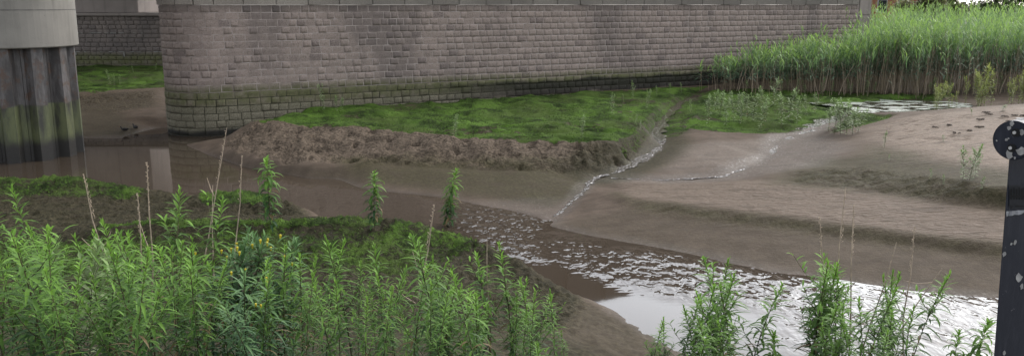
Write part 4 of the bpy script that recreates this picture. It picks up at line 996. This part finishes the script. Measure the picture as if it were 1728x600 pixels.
M_WRACK = mat_plain('dark_wrack', (.22, .175, .135), .9, .5, 40)
for k, (px, py, ln) in enumerate([(1660, 191, .34), (1668, 194, .2), (1650, 203, .3), (1712, 196, .25), (1722, 196, .3), (1694, 198, .25), (1650, 216, .34), (1600, 212, .2), (1612, 226, .18), (1575, 216, .16), (1700, 206, .2), (1636, 222, .2)]):
    g = ground(px, py); bm = bmesh.new(); rg = random.Random(k)
    for q in range(5):
        ln *= .86; o0 = Vector((rg.uniform(-.5, .3) * ln, rg.uniform(-.09, .09), 0)); pts = [o0 + Vector((ln * .35 * t, rg.uniform(-.04, .04), .012 + .03 * math.sin(t * 1.6))) for t in (0, .7, 1.4, 2)]
        tube(bm, pts, [.006, .016, .014, .004], 6)
    o = mesh_obj('seaweed_scrap', bm_mesh('seaweed_scrap', bm), M_WRACK); o.location = (g.x, g.y, g.z); o.rotation_euler = (0, 0, rg.uniform(-.4, .4)); tag(o, 'dark dried weed scrap lying on the pale sand bank', 'seaweed', 'weed scraps on the sand bank')
# ------------------------------------------------------------------ two waterbirds
def bird(px, py, heading, label):
    g = ground(px, py); r = empty('waterbird', (g.x, g.y, g.z), heading, .72)
    me = bpy.data.meshes.new('body'); bm = bmesh.new()
    pts = [(-.17, 0, .17), (-.10, 0, .14), (0, 0, .125), (.09, 0, .14), (.14, 0, .19), (.155, 0, .25), (.175, 0, .275), (.215, 0, .268)]
    sl = bm.verts.layers.skin.verify(); vs_ = [bm.verts.new(p_) for p_ in pts]
    for a_, b_ in zip(vs_, vs_[1:]): bm.edges.new((a_, b_))
    for v, rr in zip(vs_, (.02, .06, .085, .07, .035, .026, .036, .012)): v[sl].radius = (rr, rr * 1.05)
    vs_[2][sl].use_root = True
    bm.to_mesh(me); bm.free(); o = mesh_obj('body', me, mat_plain('dark_plumage', (.022, .018, .016), .7, .4, 30), r)
    o.modifiers.new('skin', 'SKIN'); s_ = o.modifiers.new('sub', 'SUBSURF'); s_.levels = 2; s_.render_levels = 2
    bm = bmesh.new(); tube(bm, [(.205, 0, .272), (.235, 0, .265), (.255, 0, .258)], [.013, .011, .004], 6); mesh_obj('bill', bm_mesh('bill', bm), mat_plain('bill', (.3, .12, .03), .5), r)
    for s in (-1, 1):
        bm = bmesh.new(); tube(bm, [(0, s * .035, .07), (.005, s * .035, .0)], .007, 5); box(bm, -.01, .05, s * .035 - .02, s * .035 + .02, -.005, .004); mesh_obj('leg', bm_mesh('leg', bm), mat_plain('bird_leg', (.1, .09, .04), .6), r)
    return tag(r, label, 'bird')
bird(211, 223, R(200), 'left of two small dark waterbirds at the far mud edge')
bird(229, 219, R(150), 'right of two small dark waterbirds at the far mud edge')

# ------------------------------------------------------------------ quay under the camera and black rail post at right
bm = bmesh.new(); box(bm, -20, 20, -6, 2.95, -1, 2.75, .03); tag(mesh_obj('quay', bm_mesh('quay', bm), M_CON), kind='structure')
YD = 2.35; c0 = atY(1709, 237, YD)
post = empty('rail_post', (c0.x + .06, c0.y + .05, 2.75)); tag(post, 'black painted steel post with round rail end, chipped white paint and sticker', 'post')
b = NB('black_paint'); p = b.pos(); sc_ = b.noise(p, 24, 5, .7); sp = b.noise(p, 9, 3); dst = b.noise(b.map(p, (20, 20, 3)), 3, 4)
c = b.mix(b.rng(dst, .45, .75, 0, .5), (.018, .022, .036), (.05, .055, .075)); c = b.mix(b.rng(sc_, .66, .69, 0, .7), c, (.3, .3, .3))
M_BLK = b.fin(c, b.mix(sc_, (.35,) * 3, (.65,) * 3), b.bump(sc_, .25, .004), .15)
M_CHIP = mat_plain('white_chip', (.75, .74, .72), .7, .2, 40); M_HOLE = mat_plain('dark_hole', (.006, .006, .006), .9)
ax = Vector((.80, .60, .03)).normalized(); rr = 32.5 / FPX * (YD / CP) * 1.02
def oriented(d): return Vector(d).to_track_quat('Z', 'Y').to_matrix().to_4x4()
bm = bmesh.new(); bmesh.ops.create_cone(bm, cap_ends=True, segments=40, radius1=rr, radius2=rr, depth=1.5, matrix=Matrix.Translation(c0 + ax * .75) @ oriented(ax))
bmesh.ops.bevel(bm, geom=[e for e in bm.edges if len(e.link_faces) == 2 and any(len(f.verts) > 4 for f in e.link_faces)], offset=.004, segments=2, affect='EDGES')
rail = pw(mesh_obj('rail_tube', bm_mesh('rail_tube', bm), M_BLK, post))
su = Vector((ax.y, -ax.x, 0)).normalized(); sv_ = ax.cross(su) * -1
if sv_.z < 0: sv_ = -sv_
def on_cap(u, v, d=.0015): return c0 - ax * d + su * u * rr + sv_ * v * rr
for u, v in ((.12, .42), (.0, -.38)):
    bm = bmesh.new(); bmesh.ops.create_cone(bm, cap_ends=True, segments=16, radius1=rr * .21, radius2=rr * .21, depth=.004, matrix=Matrix.Translation(on_cap(u, v)) @ oriented(ax)); pw(mesh_obj('bolt_hole', bm_mesh('bolt_hole', bm), M_HOLE, post))
    bm = bmesh.new(); bmesh.ops.create_cone(bm, cap_ends=True, segments=6, radius1=rr * .09, radius2=rr * .09, depth=.006, matrix=Matrix.Translation(on_cap(u - .05, v, .003)) @ oriented(ax)); pw(mesh_obj('bolt', bm_mesh('bolt', bm), M_CHIP, post))
rg = random.Random(8)
def chip(cen, ex, ey, s):
    bm = bmesh.new(); n = 9; vs_ = [bm.verts.new(cen + (ex * math.cos(6.283 * k / n) * rg.uniform(.45, 1.1) + ey * math.sin(6.283 * k / n) * rg.uniform(.45, 1.1)) * s) for k in range(n)]
    f = bm.faces.new(vs_); bmesh.ops.solidify(bm, geom=[f], thickness=.0008); return pw(mesh_obj('paint_chip', bm_mesh('paint_chip', bm), M_CHIP, post))
for u, v, s in ((-.2, .62, .15), (-.1, .85, .16), (.38, .48, .17), (-.1, -.72, .26), (.42, -.5, .28), (-.75, -.1, .06), (-.3, .0, .09), (-.2, .08, .07), (.2, -.85, .08)): chip(on_cap(u, v, .0022), su, sv_, rr * s)
for k in range(10): pw(chip(c0 + ax * rg.uniform(.02, .4) + (sv_ * math.cos(q := rg.uniform(-.9, .9)) + su * math.sin(q)) * (rr + .0012), ax, su, rr * rg.uniform(.1, .35)))
# flat upright: left edge follows the traced line
YP = YD + .07
eT = atY(1703.5, 262, YP); eB = atY(1677, 602, YP)
dv = (eB - eT); dv = dv / abs(dv.z); bot = eT + dv * (eT.z - 2.755)
wv = Vector((.13, .05, 0)); dp = Vector((.03, .05, 0))
bm = bmesh.new(); vs_ = []
for base_ in (bot, eT + Vector((0, 0, .0))):
    vs_.append([bm.verts.new(base_ + q) for q in (Vector((0, 0, 0)), wv, wv + dp, dp)])
for k in range(4): bm.faces.new((vs_[0][k], vs_[0][(k + 1) % 4], vs_[1][(k + 1) % 4], vs_[1][k]))
bm.faces.new(vs_[1]); bm.faces.new(vs_[0][::-1])
bmesh.ops.bevel(bm, geom=bm.edges[:], offset=.003, segments=1, affect='EDGES')
pw(mesh_obj('upright', bm_mesh('upright', bm), M_BLK, post))
nf = wv.cross(dv).normalized()
if nf.y > 0: nf = -nf
nf = nf; wu = wv.normalized()
def on_post(px, py):                                # point on the front face of the upright
    d = ray(px, py); t = (eT - Vector((0, 0, CAMZ))).dot(nf) / d.dot(nf); return Vector((0, 0, CAMZ)) + d * t + nf * .0015
for px, py, s in ((1694, 428, .010), (1719, 467, .016), (1724, 483, .010), (1694, 594, .010), (1712, 408, .008), (1706, 411, .006)): chip(on_post(px, py), wu, Vector((0, 0, 1)), s)
# sticker with bars, torn tape
M_STK = mat_plain('grey_sticker', (.035, .04, .055), .5, .2); M_MARK = mat_plain('black_print', (.006, .007, .01), .6)
def quad_on_post(name, x0, y0, x1, y1, mat, lift=.0):
    bm = bmesh.new(); f = bm.faces.new([bm.verts.new(on_post(*q) + nf * lift) for q in ((x0, y1), (x1, y1), (x1, y0), (x0, y0))]); bmesh.ops.solidify(bm, geom=[f], thickness=.0006)
    return pw(mesh_obj(name, bm_mesh(name, bm), mat, post))
quad_on_post('sticker', 1702, 312, 1745, 352, M_STK)
for k, px in enumerate((1704, 1708.5, 1713, 1717.5, 1722, 1726.5)): quad_on_post('printed_bar', px, 315 if k % 2 else 318, px + 2.4, 336, M_MARK, .0012)
quad_on_post('printed_bar', 1704, 329, 1730, 332, M_MARK, .0016); quad_on_post('printed_bar', 1712, 346, 1728, 348.5, M_MARK, .0012)
cu = bpy.data.curves.new('printed_digit', 'FONT'); cu.body = '8'; cu.size = .014; cu.extrude = .0003
tp = link(bpy.data.objects.new('printed_digit_source', cu)); dg = bpy.context.evaluated_depsgraph_get(); me = bpy.data.meshes.new_from_object(tp.evaluated_get(dg)); bpy.data.objects.remove(tp)
me.name = 'printed_digit'; o = mesh_obj('printed_digit', me, M_MARK, post); Mx = Matrix.Identity(4); Mx.col[0][:3] = wu; Mx.col[1][:3] = (0, 0, 1); Mx.col[2][:3] = nf; Mx.col[3][:3] = on_post(1704.5, 351) + nf * .0012
o.matrix_parent_inverse = Matrix.Translation(-Vector(post.location)); o.matrix_basis = Mx
bm = bmesh.new(); n = 9; lo, hi = [], []
for k in range(n):
    px = 1694 + k * 5; lo.append(bm.verts.new(on_post(px, 364 - k * .9 + rg.uniform(-2, 1)) + nf * rg.uniform(.001, .008))); hi.append(bm.verts.new(on_post(px + 2, 356 - k * .4 + rg.uniform(-1, 1)) + nf * .002))
for k in range(n - 1): bm.faces.new((lo[k], lo[k + 1], hi[k + 1], hi[k]))
bmesh.ops.solidify(bm, geom=bm.faces[:], thickness=.0006)
b = NB('torn_tape'); b.b.inputs['Alpha'].default_value = 1; pw(mesh_obj('torn_tape', bm_mesh('torn_tape', bm), b.fin((.42, .43, .46), .4), post))
